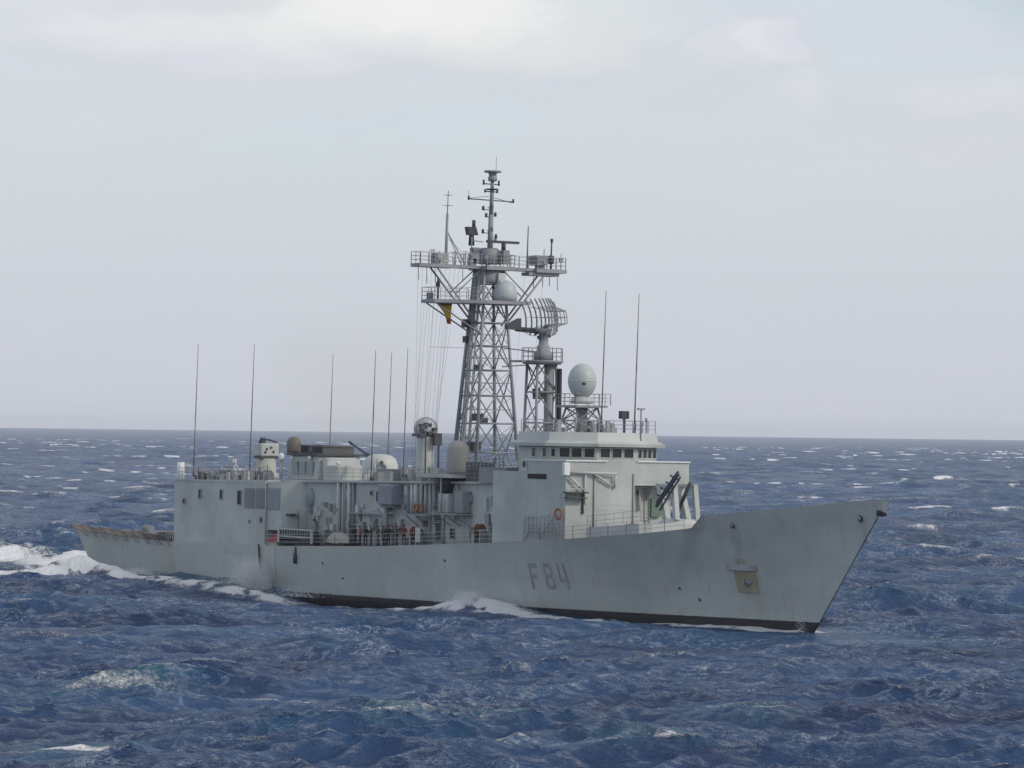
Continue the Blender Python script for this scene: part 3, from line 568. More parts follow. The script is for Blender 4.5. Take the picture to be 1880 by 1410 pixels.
# ------------------------------------------------------------------ main lattice mast
MX, MY, ZB, ZT = 6.9, 0.0, 10.7, 29.4
def msz(z): return 2.15 - (z - 11) * (2.15 - 0.92) / (29.4 - 11)
mm = MB(); cs = [(-1, -1), (1, -1), (1, 1), (-1, 1)]
for sx, sy in cs: mm.tube((MX + sx * msz(ZB), sy * msz(ZB), ZB), (MX + sx * msz(ZT), sy * msz(ZT), ZT), .17 if (sx, sy) != (-1, -1) else .22, 8, .12)
zl = [11.0, 13.4, 15.9, 18.3, 20.5, 22.6, 24.6, 26.4, 28.0, 29.4]
for i in range(len(zl) - 1):
    z0, z1 = zl[i], zl[i + 1]; a0, a1 = msz(z0), msz(z1)
    for k in range(4):
        (ax, ay), (bx_, by) = cs[k], cs[(k + 1) % 4]
        mm.tube((MX + ax * a1, ay * a1, z1), (MX + bx_ * a1, by * a1, z1), .075, 5); mm.tube((MX + ax * (a0 + a1) / 2, ay * (a0 + a1) / 2, (z0 + z1) / 2), (MX + bx_ * (a0 + a1) / 2, by * (a0 + a1) / 2, (z0 + z1) / 2), .035, 4); mm.tube((MX + ax * a0, ay * a0, z0), (MX + bx_ * a1, by * a1, z1), .028, 4)
        if i % 2 == 0: mm.tube((MX + ax * a0, ay * a0, z0), (MX + (ax + bx_) / 2 * a1, (ay + by) / 2 * a1, z1), .06, 5); mm.tube((MX + bx_ * a0, by * a0, z0), (MX + (ax + bx_) / 2 * a1, (ay + by) / 2 * a1, z1), .06, 5)
        else: mm.tube((MX + (ax + bx_) / 2 * a0, (ay + by) / 2 * a0, z0), (MX + ax * a1, ay * a1, z1), .06, 5); mm.tube((MX + (ax + bx_) / 2 * a0, (ay + by) / 2 * a0, z0), (MX + bx_ * a1, by * a1, z1), .06, 5)
mast = mm.build('lattice_mast', 'mast', ship)
tk = MB(); tk.tube((5.6, -1.9, 10.7), (6.3, -.85, 29.4), .25, 10, .22); tk.build('cable_trunk', 'mast', mast)
tk = MB(); tk.tube((7.2, -2.05, 10.7), (7.1, -.95, 29.0), .15, 8, .12); tk.build('waveguide_pipe', 'lite', mast)
ld = MB()
for o in (0, .4): ld.tube((5.9 + o, -2.15, 11), (6.5 + o, -1.0, 29), .03, 4)
for i in range(45): t = i / 45; ld.tube((5.9 + .6 * t, -2.15 + 1.15 * t, 11 + 18 * t), (6.3 + .6 * t, -2.15 + 1.15 * t, 11 + 18 * t), .02, 4)
ld.build('mast_ladder', 'lite', mast)
bxs = MB(); rnd = random.Random(3)
for z, dx, dy, s_ in ((15.9, -.2, -.2, .3), (20.5, .6, -1.2, .3), (16.1, 1.2, -1.5, .4), (13.5, 1.0, -1.8, .5), (24.2, -1.2, -1.3, .45), (22.9, -1.4, -1.2, .35)): bxs.box(MX + dx - s_, MX + dx + s_, dy - s_, dy + s_, z, z + s_ * 1.6)
each(bxs, 'mast_box', 'dark', mast)
# second platform with big radome
YT = 2.2 / 14                                               # the yards hang a little down to port
p2 = MB(); p2.prism([(5.6, -5.9), (8.0, -5.9), (9.4, -1.4), (9.6, 2.7), (6.0, 2.7), (5.6, -1.2)], 26.2, 26.5)
for x in (6.0, 7.8):
    p2.tube((x, -5.6, 26.2), (x + .2 * (x < 7), -1.15, 23.6), .07, 5)
p2o = p2.build('lower_platform', 'mast', mast)
MB().rail([(9.4, -1.4, 26.5), (8.0, -5.85, 26.5), (5.65, -5.85, 26.5), (5.65, -1.3, 26.5)], 1.05, .8, 3, .025).build('platform_rail', 'mast', p2o)
MB().lathe([(1.0, 26.5), (1.04, 27.0), (1.0, 27.4), (.86, 27.8), (.6, 28.1), (.25, 28.25), (.02, 28.28)], (8.55, .75, 0), 24).build('satellite_radome', 'radome', p2o)
t2 = MB(); t2.tube((6.2, -4.6, 26.5), (6.2, -4.6, 28.4), .09, 6); t2.lathe([(.2, 0), (.2, .35), (.12, .5)], (6.2, -4.6, 27.6), 8); t2.box(6.0, 6.5, -5.6, -5.2, 26.5, 27.1); t2.build('sensor_post', 'dark', p2o)
# upper yard platform
yd = MB(); zy = lambda y: 29.5 - y * .008
for y0, y1, xa_, xb_, th_ in ((-7.2, -3.6, 6.0, 7.7, .3), (-3.6, -1.1, 6.1, 7.5, .26), (-1.1, 1.6, 5.2, 8.6, .34), (1.6, 4.2, 6.1, 7.5, .26), (4.2, 7.2, 5.9, 7.9, .34)):
    yd.prism([(xa_, y0), (xb_, y0), (xb_, y1), (xa_, y1)], lambda x, y: zy(y) - th_, lambda x, y: zy(y))
yd.prism([(6.2, 3.6), (7.6, 3.6), (7.6, 6.6), (6.2, 6.6)], lambda x, y: zy(y) - .62, lambda x, y: zy(y) - .342)
yo = yd.build('yard_platform', 'mast', mast)
yr = MB()
for x in (6.0, 7.75):
    yr.rail([(x, -7.15, zy(-7.15)), (x, -1.2, zy(-1.2))], 1.0, .85, 3, .025); yr.rail([(x, 1.6, zy(1.6)), (x, 7.15, zy(7.15))], 1.0, .85, 3, .025)
for y in (-7.15, 7.15): yr.rail([(6.0, y, zy(y)), (7.75, y, zy(y))], 1.0, .85, 3, .025)
yr.build('platform_rail', 'mast', yo)
ys = MB()
for x in (6.25, 7.5):
    for sg in (-1, 1):
        ys.tube((x, sg * 5.4, zy(sg * 5.4) - .3), (MX + (-.1 if x < 7 else .6), sg * 1.35, 24.4), .085, 6)
        ys.tube((x, sg * 1.1, zy(sg) - .3), (x, sg * 3.55, 27.05), .055, 5)
ys.build('yard_strut', 'mast', yo)
ws = MB()
for y in (-6.9, -6.1, -5.3, -2.6, 5.3, 6.0, 6.8, 4.4): ws.tube((6.9, y, zy(y) - .3), (6.9, y + .05, zy(y) - 1.6 - .2 * math.sin(y * 3)), .022, 4, .035)
each(ws, 'hanging_antenna', 'dark', yo)
# gear on the yard
g1 = MB(); g1.box(6.3, 7.5, -5.4, -4.3, zy(-5), zy(-5) + .95); g1.box(6.5, 7.2, -4.7, -4.1, zy(-4.4) + .2, zy(-4.4) + .5); g1.build('jammer_box', 'grey', yo)
g1 = MB(); g1.prism([(6.2, 4.4), (7.6, 4.4), (7.6, 5.4), (6.2, 5.4)], zy(5) + .35, zy(5) + 1.15, [(6.0, 4.2), (7.8, 4.2), (7.8, 5.4), (6.0, 5.4)]); g1.prism([(6.6, 4.7), (7.2, 4.7), (7.2, 5.3), (6.6, 5.3)], zy(5), zy(5) + .36); g1.build('jammer_box', 'mast', yo)
g1 = MB(); g1.tube((6.9, 6.15, zy(6)), (6.9, 6.15, zy(6) + 1.1), .1, 8); g1.lathe([(.28, .5), (.3, 1.15), (.12, 1.25)], (6.9, 6.15, zy(6)), 10); g1.tube((6.9, 6.15, zy(6) + 1.1), (6.9, 6.2, zy(6) + 2.5), .07, 6); g1.tube((6.9, 6.2, zy(6) + 2.4), (6.9, 6.2, zy(6) + 2.7), .13, 8); g1.build('pole_antenna', 'dark', yo)
MB().tube((6.9, 5.45, zy(5.4)), (6.9, 5.45, zy(5.4) + 1.75), .05, 5).build('pole_antenna', 'mast', yo)
MB().tube((6.9, 3.75, zy(4)), (6.95, 3.8, zy(4) + 3.7), .075, 6, .05).build('pole_antenna', 'whip', yo)
g1 = MB(); g1.tube((6.7, -4.15, zy(-4)), (6.75, -4.1, zy(-4) + 4.4), .14, 8, .11); g1.tube((6.75, -4.1, zy(-4) + 4.4), (6.78, -4.05, zy(-4) + 6.4), .045, 5)
for z in (5.1, 6.0): g1.tube((6.77, -4.5 - .1 * (z < 6), zy(-4) + z), (6.77, -3.65 + .1 * (z < 6), zy(-4) + z), .035, 4); g1.tube((6.4, -4.07, zy(-4) + z), (7.1, -4.07, zy(-4) + z), .035, 4)
for y1 in (-2.3, -2.7): g1.tube((6.75, -4.1, zy(-4) + 2.9), (6.9, y1, zy(-2.5)), .045, 5)
g1.tube((6.7, -4.15, zy(-4) + 2.4), (6.9, -1.2, zy(-1)), .02, 4)
g1.build('cross_antenna', 'mast', yo)
g1 = MB(); g1.tube((6.9, -1.75, zy(-2)), (6.9, -1.75, zy(-2) + 2.5), .06, 6); g1.tube((6.9, -1.8, zy(-2) + 2.2), (6.9, -.6, zy(-2) + 2.1), .045, 5); g1.ball((6.9, -1.75, zy(-2) + .9), .3, .3, .35, 10, 8); g1.box(6.6, 7.2, -2.0, -1.4, zy(-2), zy(-2) + .6); g1.build('direction_finder', 'mast', yo)
# hub and navigation radars
hb_ = MB(); hb_.lathe([(1.0, 28.0), (1.15, 28.3), (1.15, 29.2)], (7.1, 0, 0), 14); hb_.lathe([(.95, 29.7), (.95, 30.9), (.7, 31.1)], (7.0, -.1, 0), 14); hb_.box(7.7, 8.4, .6, 1.2, 29.7, 30.9); hb_.box(6.5, 7.2, -1.7, -1.1, 29.7, 31.1)
hbo = hb_.build('mast_hub', 'mast', mast)
MB().box(7.9, 8.5, .1, .8, 27.6, 28.9).lathe([(.25, 0), (.25, .1)], (8.5, .45, 28.2), 10, (1, 0, 0)).build('hub_sensor', 'lite', hbo)
nr = MB(); nr.tube((8.0, .8, 30.9), (8.0, .8, 31.55), .2, 8); nr.prism([(8.2, -1.05), (8.45, -.95), (7.85, 2.45), (7.6, 2.35)], 31.5, 31.72); nr.build('navigation_radar', 'dark', hbo)
nr = MB(); nr.tube((6.4, -1.5, 31.3), (6.35, -1.5, 32.6), .28, 8, .2); nr.prism([(6.1, -1.9), (6.7, -1.9), (6.7, -1.0), (6.1, -1.0)], 32.2, 32.9, [(6.0, -2.0), (6.7, -2.0), (6.7, -1.2), (6.0, -1.2)]); nr.tube((6.4, -1.3, 32.9), (6.4, -1.3, 33.5), .16, 6); nr.build('sensor_turret', 'dark', hbo)
ax_ = MB(); rnd = random.Random(14)
for i in range(16):
    y = rnd.uniform(-6.9, 6.9); x = rnd.choice([6.05, 7.6, 6.8]); h_ = rnd.uniform(.5, 1.5); ax_.tube((x, y, zy(y)), (x, y, zy(y) + h_), .035, 5)
    if i % 2: ax_.box(x - .13, x + .13, y - .16, y + .16, zy(y) + h_ * .5, zy(y) + h_ * .5 + .3)
    else: ax_.tube((x, y - .25, zy(y) + h_), (x, y + .25, zy(y) + h_), .03, 4)
ax_.build('small_antennas', 'mast', yo)
hr_ = MB(); hr_.rail([(8.6, -1.1, 29.5), (8.6, 1.6, 29.5), (5.2, 1.6, 29.5), (5.2, -1.1, 29.5)], 1.0, .6, 3, .025); hr_.build('platform_rail', 'mast', hbo)
for z in (32.6, 34.6, 36.2): MB().tube((7.0, -.3, z), (7.0, .3, z), .04, 5).tube((6.7, 0, z), (7.35, 0, z), .04, 5).tube((7.3, .05, z), (7.3, .05, z + .35), .08, 6).build('mast_bracket', 'mast', hbo)
# pole mast
pm = MB(); pm.tube((7.0, 0, 30.4), (7.02, .05, 34.0), .27, 10, .22); pm.tube((7.02, .05, 34.0), (7.1, .1, 37.4), .2, 10, .15)
pm.lathe([(.35, 36.9), (.42, 37.1), (.28, 37.6)], (7.1, .1, 0), 12); pm.lathe([(.74, 37.66), (.74, 37.82)], (7.1, .1, 0), 18); pm.lathe([(.28, 37.3), (.4, 37.66)], (7.1, .1, 0), 12)
pmo = pm.build('pole_mast', 'mast', mast)
ca = MB()
def arm(z, L, tip, slope=.02):
    ca.tube((7.05, -L, z + L * slope), (7.05, L, z - L * slope), .05, 5)
    for sg in (-1, 1): ca.tube((7.05, sg * L, z - sg * L * slope - .1), (7.05, sg * L, z - sg * L * slope + tip), .09, 6)
arm(35.25, 2.2, .25); arm(37.0 - .35, .75, .35); arm(36.0, .6, .18)
ca.tube((7.05, -2.1, 35.35), (7.05, -.2, 35.6), .03, 4); ca.tube((7.05, 2.1, 35.1), (7.05, .2, 35.5), .03, 4); ca.tube((7.05, -2.2, 35.3), (7.05, -2.2, 36.0), .02, 4)
ca.build('crossarm', 'dark', pmo)
lt = MB()
for z, y in ((34.4, -.75), (33.9, .45), (33.8, -.45), (32.4, -.75), (32.0, .55), (31.6, .5)): lt.tube((7.05, 0, z), (7.05, y, z), .05, 4); lt.tube((7.05, y, z - .05), (7.05, y, z + .32), .12, 8)
lt.lathe([(.55, 36.15), (.55, 36.25)], (7.08, .08, 0), 14); lt.build('mast_light', 'dark', pmo)
MB().tube((7.5, .2, 37.8), (7.52, .22, 39.0), .025, 4).build('top_whip', 'mast', pmo)
# halyards
hy = MB(); rnd = random.Random(11)
for i in range(10):
    y = -6.9 + i * .45; hy.tube((6.8, y, zy(y) - .3), (5.5 - rnd.uniform(0, 3.5), -5.4 + i * .22, 11.0), .009, 3)
for y in (-5.6, -5.0, -4.2, -3.6): hy.tube((6.2, y, 26.2), (4.2, y - .1, 11), .011, 3)
hy.tube((6.8, -5.6, 22.4), (6.6, -2.2, 22.4), .02, 3)
for y in (3.6, 5.5): hy.tube((6.8, y, zy(y) - .6), (5.5, y * .8, 11.5), .008, 3)
hy.build('halyard', 'whip', mast)

# ------------------------------------------------------------------ forward radar tower with long-range search radar
TX = 16.5; tw = MB(); tz = lambda z: 1.12 - (z - 11) * .022
for sx, sy in cs: tw.tube((TX + sx * tz(11), sy * tz(11), 10.8), (TX + sx * tz(21), sy * tz(21), 21), .14, 8, .12)
zl2 = [11, 13.6, 16.0, 18.6, 21]
for i in range(4):
    z0, z1 = zl2[i], zl2[i + 1]; a0, a1 = tz(z0), tz(z1)
    for k in range(4):
        (ax, ay), (bx_, by) = cs[k], cs[(k + 1) % 4]
        tw.tube((TX + ax * a1, ay * a1, z1), (TX + bx_ * a1, by * a1, z1), .075, 5)
        if i % 2: tw.tube((TX + ax * a0, ay * a0, z0), (TX + bx_ * a1, by * a1, z1), .06, 5)
        tw.tube((TX + bx_ * a0, by * a0, z0), (TX + ax * a1, ay * a1, z1), .06, 5)
two = tw.build('radar_tower', 'mast', ship)
MB().tube((17.0, .5, 10.8), (17.0, .5, 21.0), .4, 12).build('tower_column', 'mast', two)
MB().tube((17.7, 1.1, 11), (17.7, 1.1, 20.6), .2, 8).build('tower_pipe', 'black', two)
MB().box(16.3, 17.1, -.7, .1, 18.0, 18.7).box(15.7, 16.2, -.4, .1, 18.3, 18.9).build('tower_box', 'dark', two)
tp_ = MB(); tp_.lathe([(1.55, 20.95), (1.8, 21.15), (1.8, 21.27)], (TX + .1, 0, 0), 12); tp_.prism([(15.2, -2.4), (17, -2.2), (17, -1.4), (15.2, -1.2)], 21.1, 21.26); tpo = tp_.build('radar_platform', 'mast', two)
MB().rail([(TX + .1 + 1.75 * math.cos(t), 1.75 * math.sin(t), 21.27) for t in [2 * math.pi * i / 10 for i in range(11)]], 1.05, 1.0, 3, .025).build('platform_rail', 'mast', tpo)
ped = MB(); ped.lathe([(.85, 21.27), (.85, 22.0), (.6, 22.05), (.55, 22.5), (.42, 22.6), (.4, 23.5), (.62, 23.55), (.6, 24.0)], (TX + .1, .1, 0), 16); po = ped.build('radar_pedestal', 'mast', two)
# antenna frame: boresight b (to the left and towards the viewer), width axis u, up z
bor = Vector((.0, -1.0, .0)).normalized(); uu = Vector((-bor.y, bor.x, 0)); ctr = Vector((TX + .1, -.75, 24.6))
def ap(a, h): # point on the reflector, a across, h up, dished
    return ctr - bor * (1.15 - .07 * a * a - .16 * h * h) + uu * (a - .28 * h) + Vector((0, 0, h + .35))
rfm = MB(); AW, AH = 2.75, 1.6
hgt = lambda a: AH * max(.4, 1 - (abs(a) / (AW + .6)) ** 5) ** .5
for i in range(10):
    a = -AW + 2 * AW * i / 9; hh = hgt(a); rfm.path([tuple(ap(a, -hh + 2 * hh * j / 8)) for j in range(9)], .075, 5)
for j in range(3):
    h = -AH * .55 + AH * .55 * j; pts = [tuple(ap(a, h)) for a in np.linspace(-AW, AW, 17) if hgt(a) >= abs(h) - .02]
    if len(pts) > 1: rfm.path(pts, .012, 3)
for sg in (-1,): rfm.path([tuple(ap(a, sg * hgt(a))) for a in np.linspace(-AW, AW, 15)], .025, 4)
rad = rfm.build('search_radar', 'mast', two)
tb = MB(); bk = lambda a, h: ap(a, h) - bor * (1.35 - .05 * a * a)
for a in np.linspace(-1.9, 1.9, 5):
    for h in (-.9, 0, .9): tb.tube(ap(a, h), bk(a * .8, h * .6), .04, 4)
    tb.path([tuple(bk(a * .8, h * .6)) for h in (-.9, 0, .9)], .05, 4)
for h in (-.9, 0, .9):
    tb.path([tuple(bk(a * .8, h * .6)) for a in np.linspace(-1.9, 1.9, 5)], .05, 4)
    for a in (-1.9, -.95, 0, .95): tb.tube(bk(a * .8, h * .6), ap(a + .95, h), .035, 4)
tb.build('radar_truss', 'mast', rad)
fd = MB(); fp = ctr + bor * 1.9 + Vector((0, 0, -.42)); fd.tube(ctr + Vector((0, 0, -.75)), fp + Vector((0, 0, -.25)), .16, 6); fd.tube(ctr - bor * .9 + Vector((0, 0, -1.05)), fp + Vector((0, 0, -.42)), .09, 6); fd.tube(ctr + Vector((0, 0, -1.1)), ctr - bor * 1.4 + Vector((0, 0, -.3)), .14, 6); fd.tube(ctr - bor * .3 + Vector((0, 0, -1.4)), ctr - bor * 1.5 + Vector((0, 0, -1.2)), .16, 6)
fd.build('feed_boom', 'dark', rad)
hr = MB(); A = fp + bor * .9; Bk = fp - bor * .35
hr.add([A - uu * .25 + Vector((0, 0, -.3)), A + uu * .25 + Vector((0, 0, -.3)), A + uu * .25 + Vector((0, 0, 0)), A - uu * .25 + Vector((0, 0, 0)), Bk - uu * .4 + Vector((0, 0, -.4)), Bk + uu * .4 + Vector((0, 0, -.4)), Bk + uu * .4 + Vector((0, 0, .6)), Bk - uu * .4 + Vector((0, 0, .6))], [(0, 1, 2, 3), (4, 7, 6, 5), (0, 4, 5, 1), (1, 5, 6, 2), (2, 6, 7, 3), (3, 7, 4, 0)])
hr.build('feed_horn', 'dark', rad)
MB().tube((9.8, 0, 22.4), (16, 0, 22.0), .05, 5).tube((9.6, 0, 20.8), (15.2, -.6, 20.9), .05, 5).build('mast_stay', 'mast', mast)

# ------------------------------------------------------------------ fire-control radar on its drum, gun, stack, close-in gun, domes
si = MB(); si.lathe([(1.25, 10.6), (1.25, 11.2), (.82, 11.25), (.78, 14.2), (.85, 14.75)], (-4.35, 0, 0), 20); sio = si.build('radar_drum', 'grey', ship)
dsh = MB(); bo = Vector((.83, -.42, .25)).normalized()
dsh.lathe([(.12, .0), (.6, .14), (1.05, .5), (1.1, .56), (1.0, .52), (.55, .2), (.02, .08)][::-1], Vector((-4.35, 0, 15.3)) - bo * .25, 24, bo); dsh.ball((-4.45, .08, 15.3), .95, .95, 1.02, 16, 10)
do_ = dsh.build('tracking_dish', 'radome', sio)
fk = MB(); rnd = random.Random(4)
for t in [2 * math.pi * i / 7 for i in range(7)]:
    a = bo.orthogonal().normalized(); b_ = bo.cross(a); c = Vector((-4.35, 0, 15.2)) + (a * math.cos(t) + b_ * math.sin(t)) * rnd.uniform(.35, .8) + bo * .72
    fk.box(c.x - .16, c.x + .16, c.y - .16, c.y + .16, c.z - .14, c.z + .16)
fk.tube(Vector((-4.35, 0, 15.3)) + bo * .1, Vector((-4.35, 0, 15.3)) + bo * .95, .14, 8); fk.box(-5.1, -3.5, -1.0, 1.0, 14.7, 14.95); fk.box(-3.45, -2.95, .2, .9, 13.9, 15.0); fk.tube((-3.2, .7, 11), (-3.2, .7, 14.3), .1, 6); fk.tube((-3.4, -.5, 11), (-3.4, -.5, 14.6), .07, 6)
fk.build('dish_fittings', 'dark', do_)
gn = MB(); gn.lathe([(1.62, 10.72), (1.62, 10.95)], (-13.1, 0, 0), 24); gbo = gn.build('gun_ring', 'mast', ship)
gt = MB(); gt.lathe([(1.58, 10.96), (1.62, 11.6), (1.58, 12.1), (1.4, 12.6), (1.0, 12.9), (.5, 13.02), (.02, 13.04)], (-13.1, 0, 0), 28); gto = gt.build('gun_turret', 'lite', gbo)
MB().lathe([(.46, 0), (.46, .1), (.3, .12), (.28, .04), (.05, .04)], (-11.65, -.62, 11.8), 14, (.92, -.38, 0)).build('turret_hatch', 'mast', gto); MB().lathe([(.14, 0), (.14, .2)], (-11.68, -.62, 12.3), 10, (.92, -.38, 0)).build('turret_sight', 'dark', gto)
br = MB(); br.tube((-14.0, -.1, 12.45), (-18.5, -.45, 14.05), .13, 8, .085); br.tube((-14.0, -.1, 12.45), (-15.6, -.22, 13.0), .22, 8, .2); br.tube((-18.1, -.42, 13.91), (-18.6, -.46, 14.09), .12, 8); br.build('gun_barrel', 'blue', gto)
sk = MB(); sk.prism([(-27.6, -2.35), (-21.2, -2.35), (-21.2, 2.3), (-27.6, 2.3)], 10.5, 12.75, [(-27.3, -2.15), (-21.4, -2.15), (-21.4, 2.1), (-27.3, 2.1)]); sko = sk.build('exhaust_stack', 'grey', ship, bevel=.1)
MB().box(-27.7, -21.1, -2.45, 2.4, 12.76, 12.95).build('stack_rim', 'dark', sko)
for xa_, xb_, y0, y1, zt in ((-26.6, -24.7, -1.5, 1.0, 13.75), (-23.9, -21.7, -1.6, 1.6, 13.7)):
    u_ = MB(); u_.box(xa_, xb_, y0, y1, 12.94, zt - .12); u_.box(xa_ - .12, xb_ + .12, y0 - .12, y1 + .12, zt - .12, zt); uo = u_.build('exhaust_uptake', 'deck', sko)
    q_ = MB()
    for i in range(5): q_.box(xa_ + .15 + i * (xb_ - xa_ - .3) / 5, xa_ + .15 + (i + .6) * (xb_ - xa_ - .3) / 5, y0 - .02, y1 + .02, 13.05, zt - .2)
    q_.build('uptake_louvre', 'black', uo)
MB().box(-20.2, -17.4, -2.2, 2.2, 10.5, 11.9).build('intake_house', 'grey', sko, bevel=.08); MB().box(-21.15, -20.2, -1.9, 1.2, 10.5, 12.6).build('intake_house', 'lite', sko, bevel=.08); MB().box(-18.6, -18.1, -.7, .2, 10.6, 11.7).build('intake_house', 'deck', sko)
MB().ball((-22.8, -2.4, 12.55), .2).build('floodlight', 'white', sko); MB().ball((-17.9, -1.9, 12.15), .2).tube((-17.9, -1.9, 11.8), (-17.9, -1.9, 12.1), .06).build('floodlight', 'white', sko); MB().ball((-26.6, -2.42, 12.5), .16).build('floodlight', 'white', sko)
lv = MB()
for x in (-26.0, -24.4, -22.8): lv.box(x - .6, x + .6, -2.42, -2.3, 11.0, 12.2)
each(lv, 'stack_panel', 'blueg', sko)
ci = MB(); ci.lathe([(1.25, 10.4), (1.25, 10.9), (.98, 11.0), (.95, 12.35)], (-37.2, 0, 0), 18); cio = ci.build('close_in_gun', paint('pale_green_grey', (.36, .39, .35), .6, .4), ship)
MB().box(-38.0, -36.4, -.95, .95, 12.36, 12.58).build('gun_ring', 'dark', cio); MB().box(-38.05, -36.35, -.95, .95, 12.58, 13.8).build('gun_housing', 'grey', cio, bevel=.12)
gb = MB()
for y, z in ((-.35, 13.25), (.1, 13.4), (-.5, 12.95), (.35, 13.0)): gb.lathe([(.13, 0), (.13, .08)], (-36.36, y, z), 8, (1, 0, 0))
each(gb, 'gun_port', 'dark', cio)
MB().path([(-37.6, -.6, 13.8), (-37.4, -.5, 14.2), (-37.0, .2, 14.15), (-36.6, .9, 13.9)], .09).box(-38.0, -37.6, -.3, .1, 13.8, 14.35).build('gun_tracker', 'dark', cio)
def dome(name, c, r, z0, z1, mat, par, post=None):
    o = MB().lathe([(r * .96, z0), (r, z0 + .25), (r, z1 - r * .95), (r * .93, z1 - r * .6), (r * .74, z1 - r * .28), (r * .42, z1 - r * .07), (.02, z1)], (c[0], c[1], 0), 22).build(name, mat, par)
    if post: MB().tube((c[0], c[1], post), (c[0], c[1], z0), r * .45, 10, r * .55).lathe([(r * .8, z0 - .12), (r * .8, z0)], (c[0], c[1], 0), 14).build('radome_post', 'grey', o)
    return o
dome('satellite_radome', (-28.7, -1.2), .68, 13.0, 14.5, 'brown', ship, 10.5); dome('satellite_radome', (-27.6, -3.0), .27, 12.3, 12.95, 'white', ship, 10.5)
d2 = dome('satellite_radome', (10.2, -4.5), .98, 11.55, 14.42, 'tan', ship)
pl2 = MB().box(6.4, 13.0, -6.5, -3.2, 11.2, 11.5).build('radome_platform', 'grey', d2); MB().rail([(6.5, -6.4, 11.5), (12.9, -6.4, 11.5)], .55, .9, 2, .022).build('platform_rail', 'mast', pl2)
MB().lathe([(.25, 9.2), (.9, 10.4), (1.35, 11.18)], (9.6, -5.2, 0), 10).build('platform_cone', 'dark', pl2); MB().tube((10.6, -6.3, 8.2), (10.6, -6.3, 11.2), .06).tube((7.0, -6.3, 8), (7.0, -6.3, 11.2), .06).build('platform_leg', 'lite', pl2)
MB().lathe([(.36, 10.25), (.36, 11.85)], (-42.7, -6.45, 0), 12).build('raft_canister', 'white', hg)
dr = MB(); dr.tube((-31.6, -6.2, 10.3), (-31.3, -6.2, 12.1), .1, 6); dr.tube((-30.6, -6.2, 10.3), (-31.2, -6.2, 12.1), .08, 6); dr.tube((-31.2, -6.2, 12.1), (-29.2, -6.3, 10.9), .07, 6); dr.box(-31.5, -31.0, -6.4, -6.0, 11.9, 12.3); dr.build('roof_crane', 'lite', hg)
# clutter on the roofs
rnd = random.Random(21)
for mat, n_ in (('mast', 30), ('lite', 16), ('deck', 22), ('louvre', 10)):
    q_ = MB()
    for i in range(n_):
        x = rnd.uniform(-42, -29); y = rnd.uniform(-6.3, -2.5); s1, s2, h = rnd.uniform(.2, 1.0), rnd.uniform(.2, .7), rnd.uniform(.25, 1.0)
        q_.box(x, x + s1, y, y + s2, roof(x) - .05, roof(x) + h)
        if rnd.random() < .3: q_.tube((x, y, roof(x)), (x, y, roof(x) + rnd.uniform(.8, 1.5)), .04, 5)
    each(q_, 'roof_equipment', mat, hg)
for mat, n_ in (('mast', 26), ('grey', 18), ('lite', 10), ('deck', 14)):
    q_ = MB()
    for i in range(n_):
        x = rnd.uniform(-8.5, 20); y = rnd.uniform(-5.2, -1.2)
        if abs(x + 4.3) < 1.6 and y > -1.6: continue
        s1, s2, h = rnd.uniform(.25, 1.2), rnd.uniform(.25, .9), rnd.uniform(.3, 1.25)
        q_.box(x, x + s1, y, y + s2, roof(x) - .05, roof(x) + h)
        if rnd.random() < .35: q_.tube((x, y, roof(x)), (x, y, roof(x) + rnd.uniform(.9, 2.0)), .045, 5)
    each(q_, 'roof_equipment', mat, mh)
q_ = MB(); q_.box(-8.9, -6.6, -2.4, .2, 10.6, 11.7); each(q_, 'roof_equipment', 'louvre', mh)
MB().box(16.0, 20.6, -5.6, -4.2, 10.9, 12.2).build('roof_equipment', 'mast', mh); MB().box(12.9, 15.6, -5.2, -3.8, 10.9, 12.6).build('roof_equipment', 'deck', mh)
MB().rail([(13.5, -5.5, 11.9), (20.8, -5.9, 12.3)], 1.0, .7, 3, .03).build('roof_rail', 'mast', mh)
# whip antennas
wm = MB(); wm.tube((0, 0, -.1), (0, 0, .9), .11, 8, .09); wm.tube((0, 0, .9), (0, 0, 5.5), .065, 6, .05); wm.tube((0, 0, 5.5), (0, 0, 12.3), .05, 6, .026)
w0 = None
for x, y, z, h in ((-40.3, -6.2, 10.6, 12.6), (-32.4, -4.0, 10.6, 12.6), (-29.7, 3.0, 11.0, 11.4), (-7.1, -4.0, 10.7, 11.6), (-17.6, 3.0, 10.7, 11.7), (-14.4, 3.0, 10.7, 12.0), (26.2, .3, 15.2, 11.8), (28.7, 2.0, 15.2, 11.5)):
    if w0 is None: w0 = wm.build('whip_antenna', 'whip', ship); o = w0
    else: o = w0.copy(); COL.objects.link(o); o.parent = ship
    o.location = (x, y, z); o.scale = (1, 1, h / 12.3); o.rotation_euler = (R(-1.0), R(.5), 0)

# ------------------------------------------------------------------ things aboard
def world(p): return Matrix.Rotation(HEEL, 4, 'X') @ Vector(p)
def place(o, p, rz=0.0): o.location = world(p); o.rotation_euler = (HEEL, 0, rz)
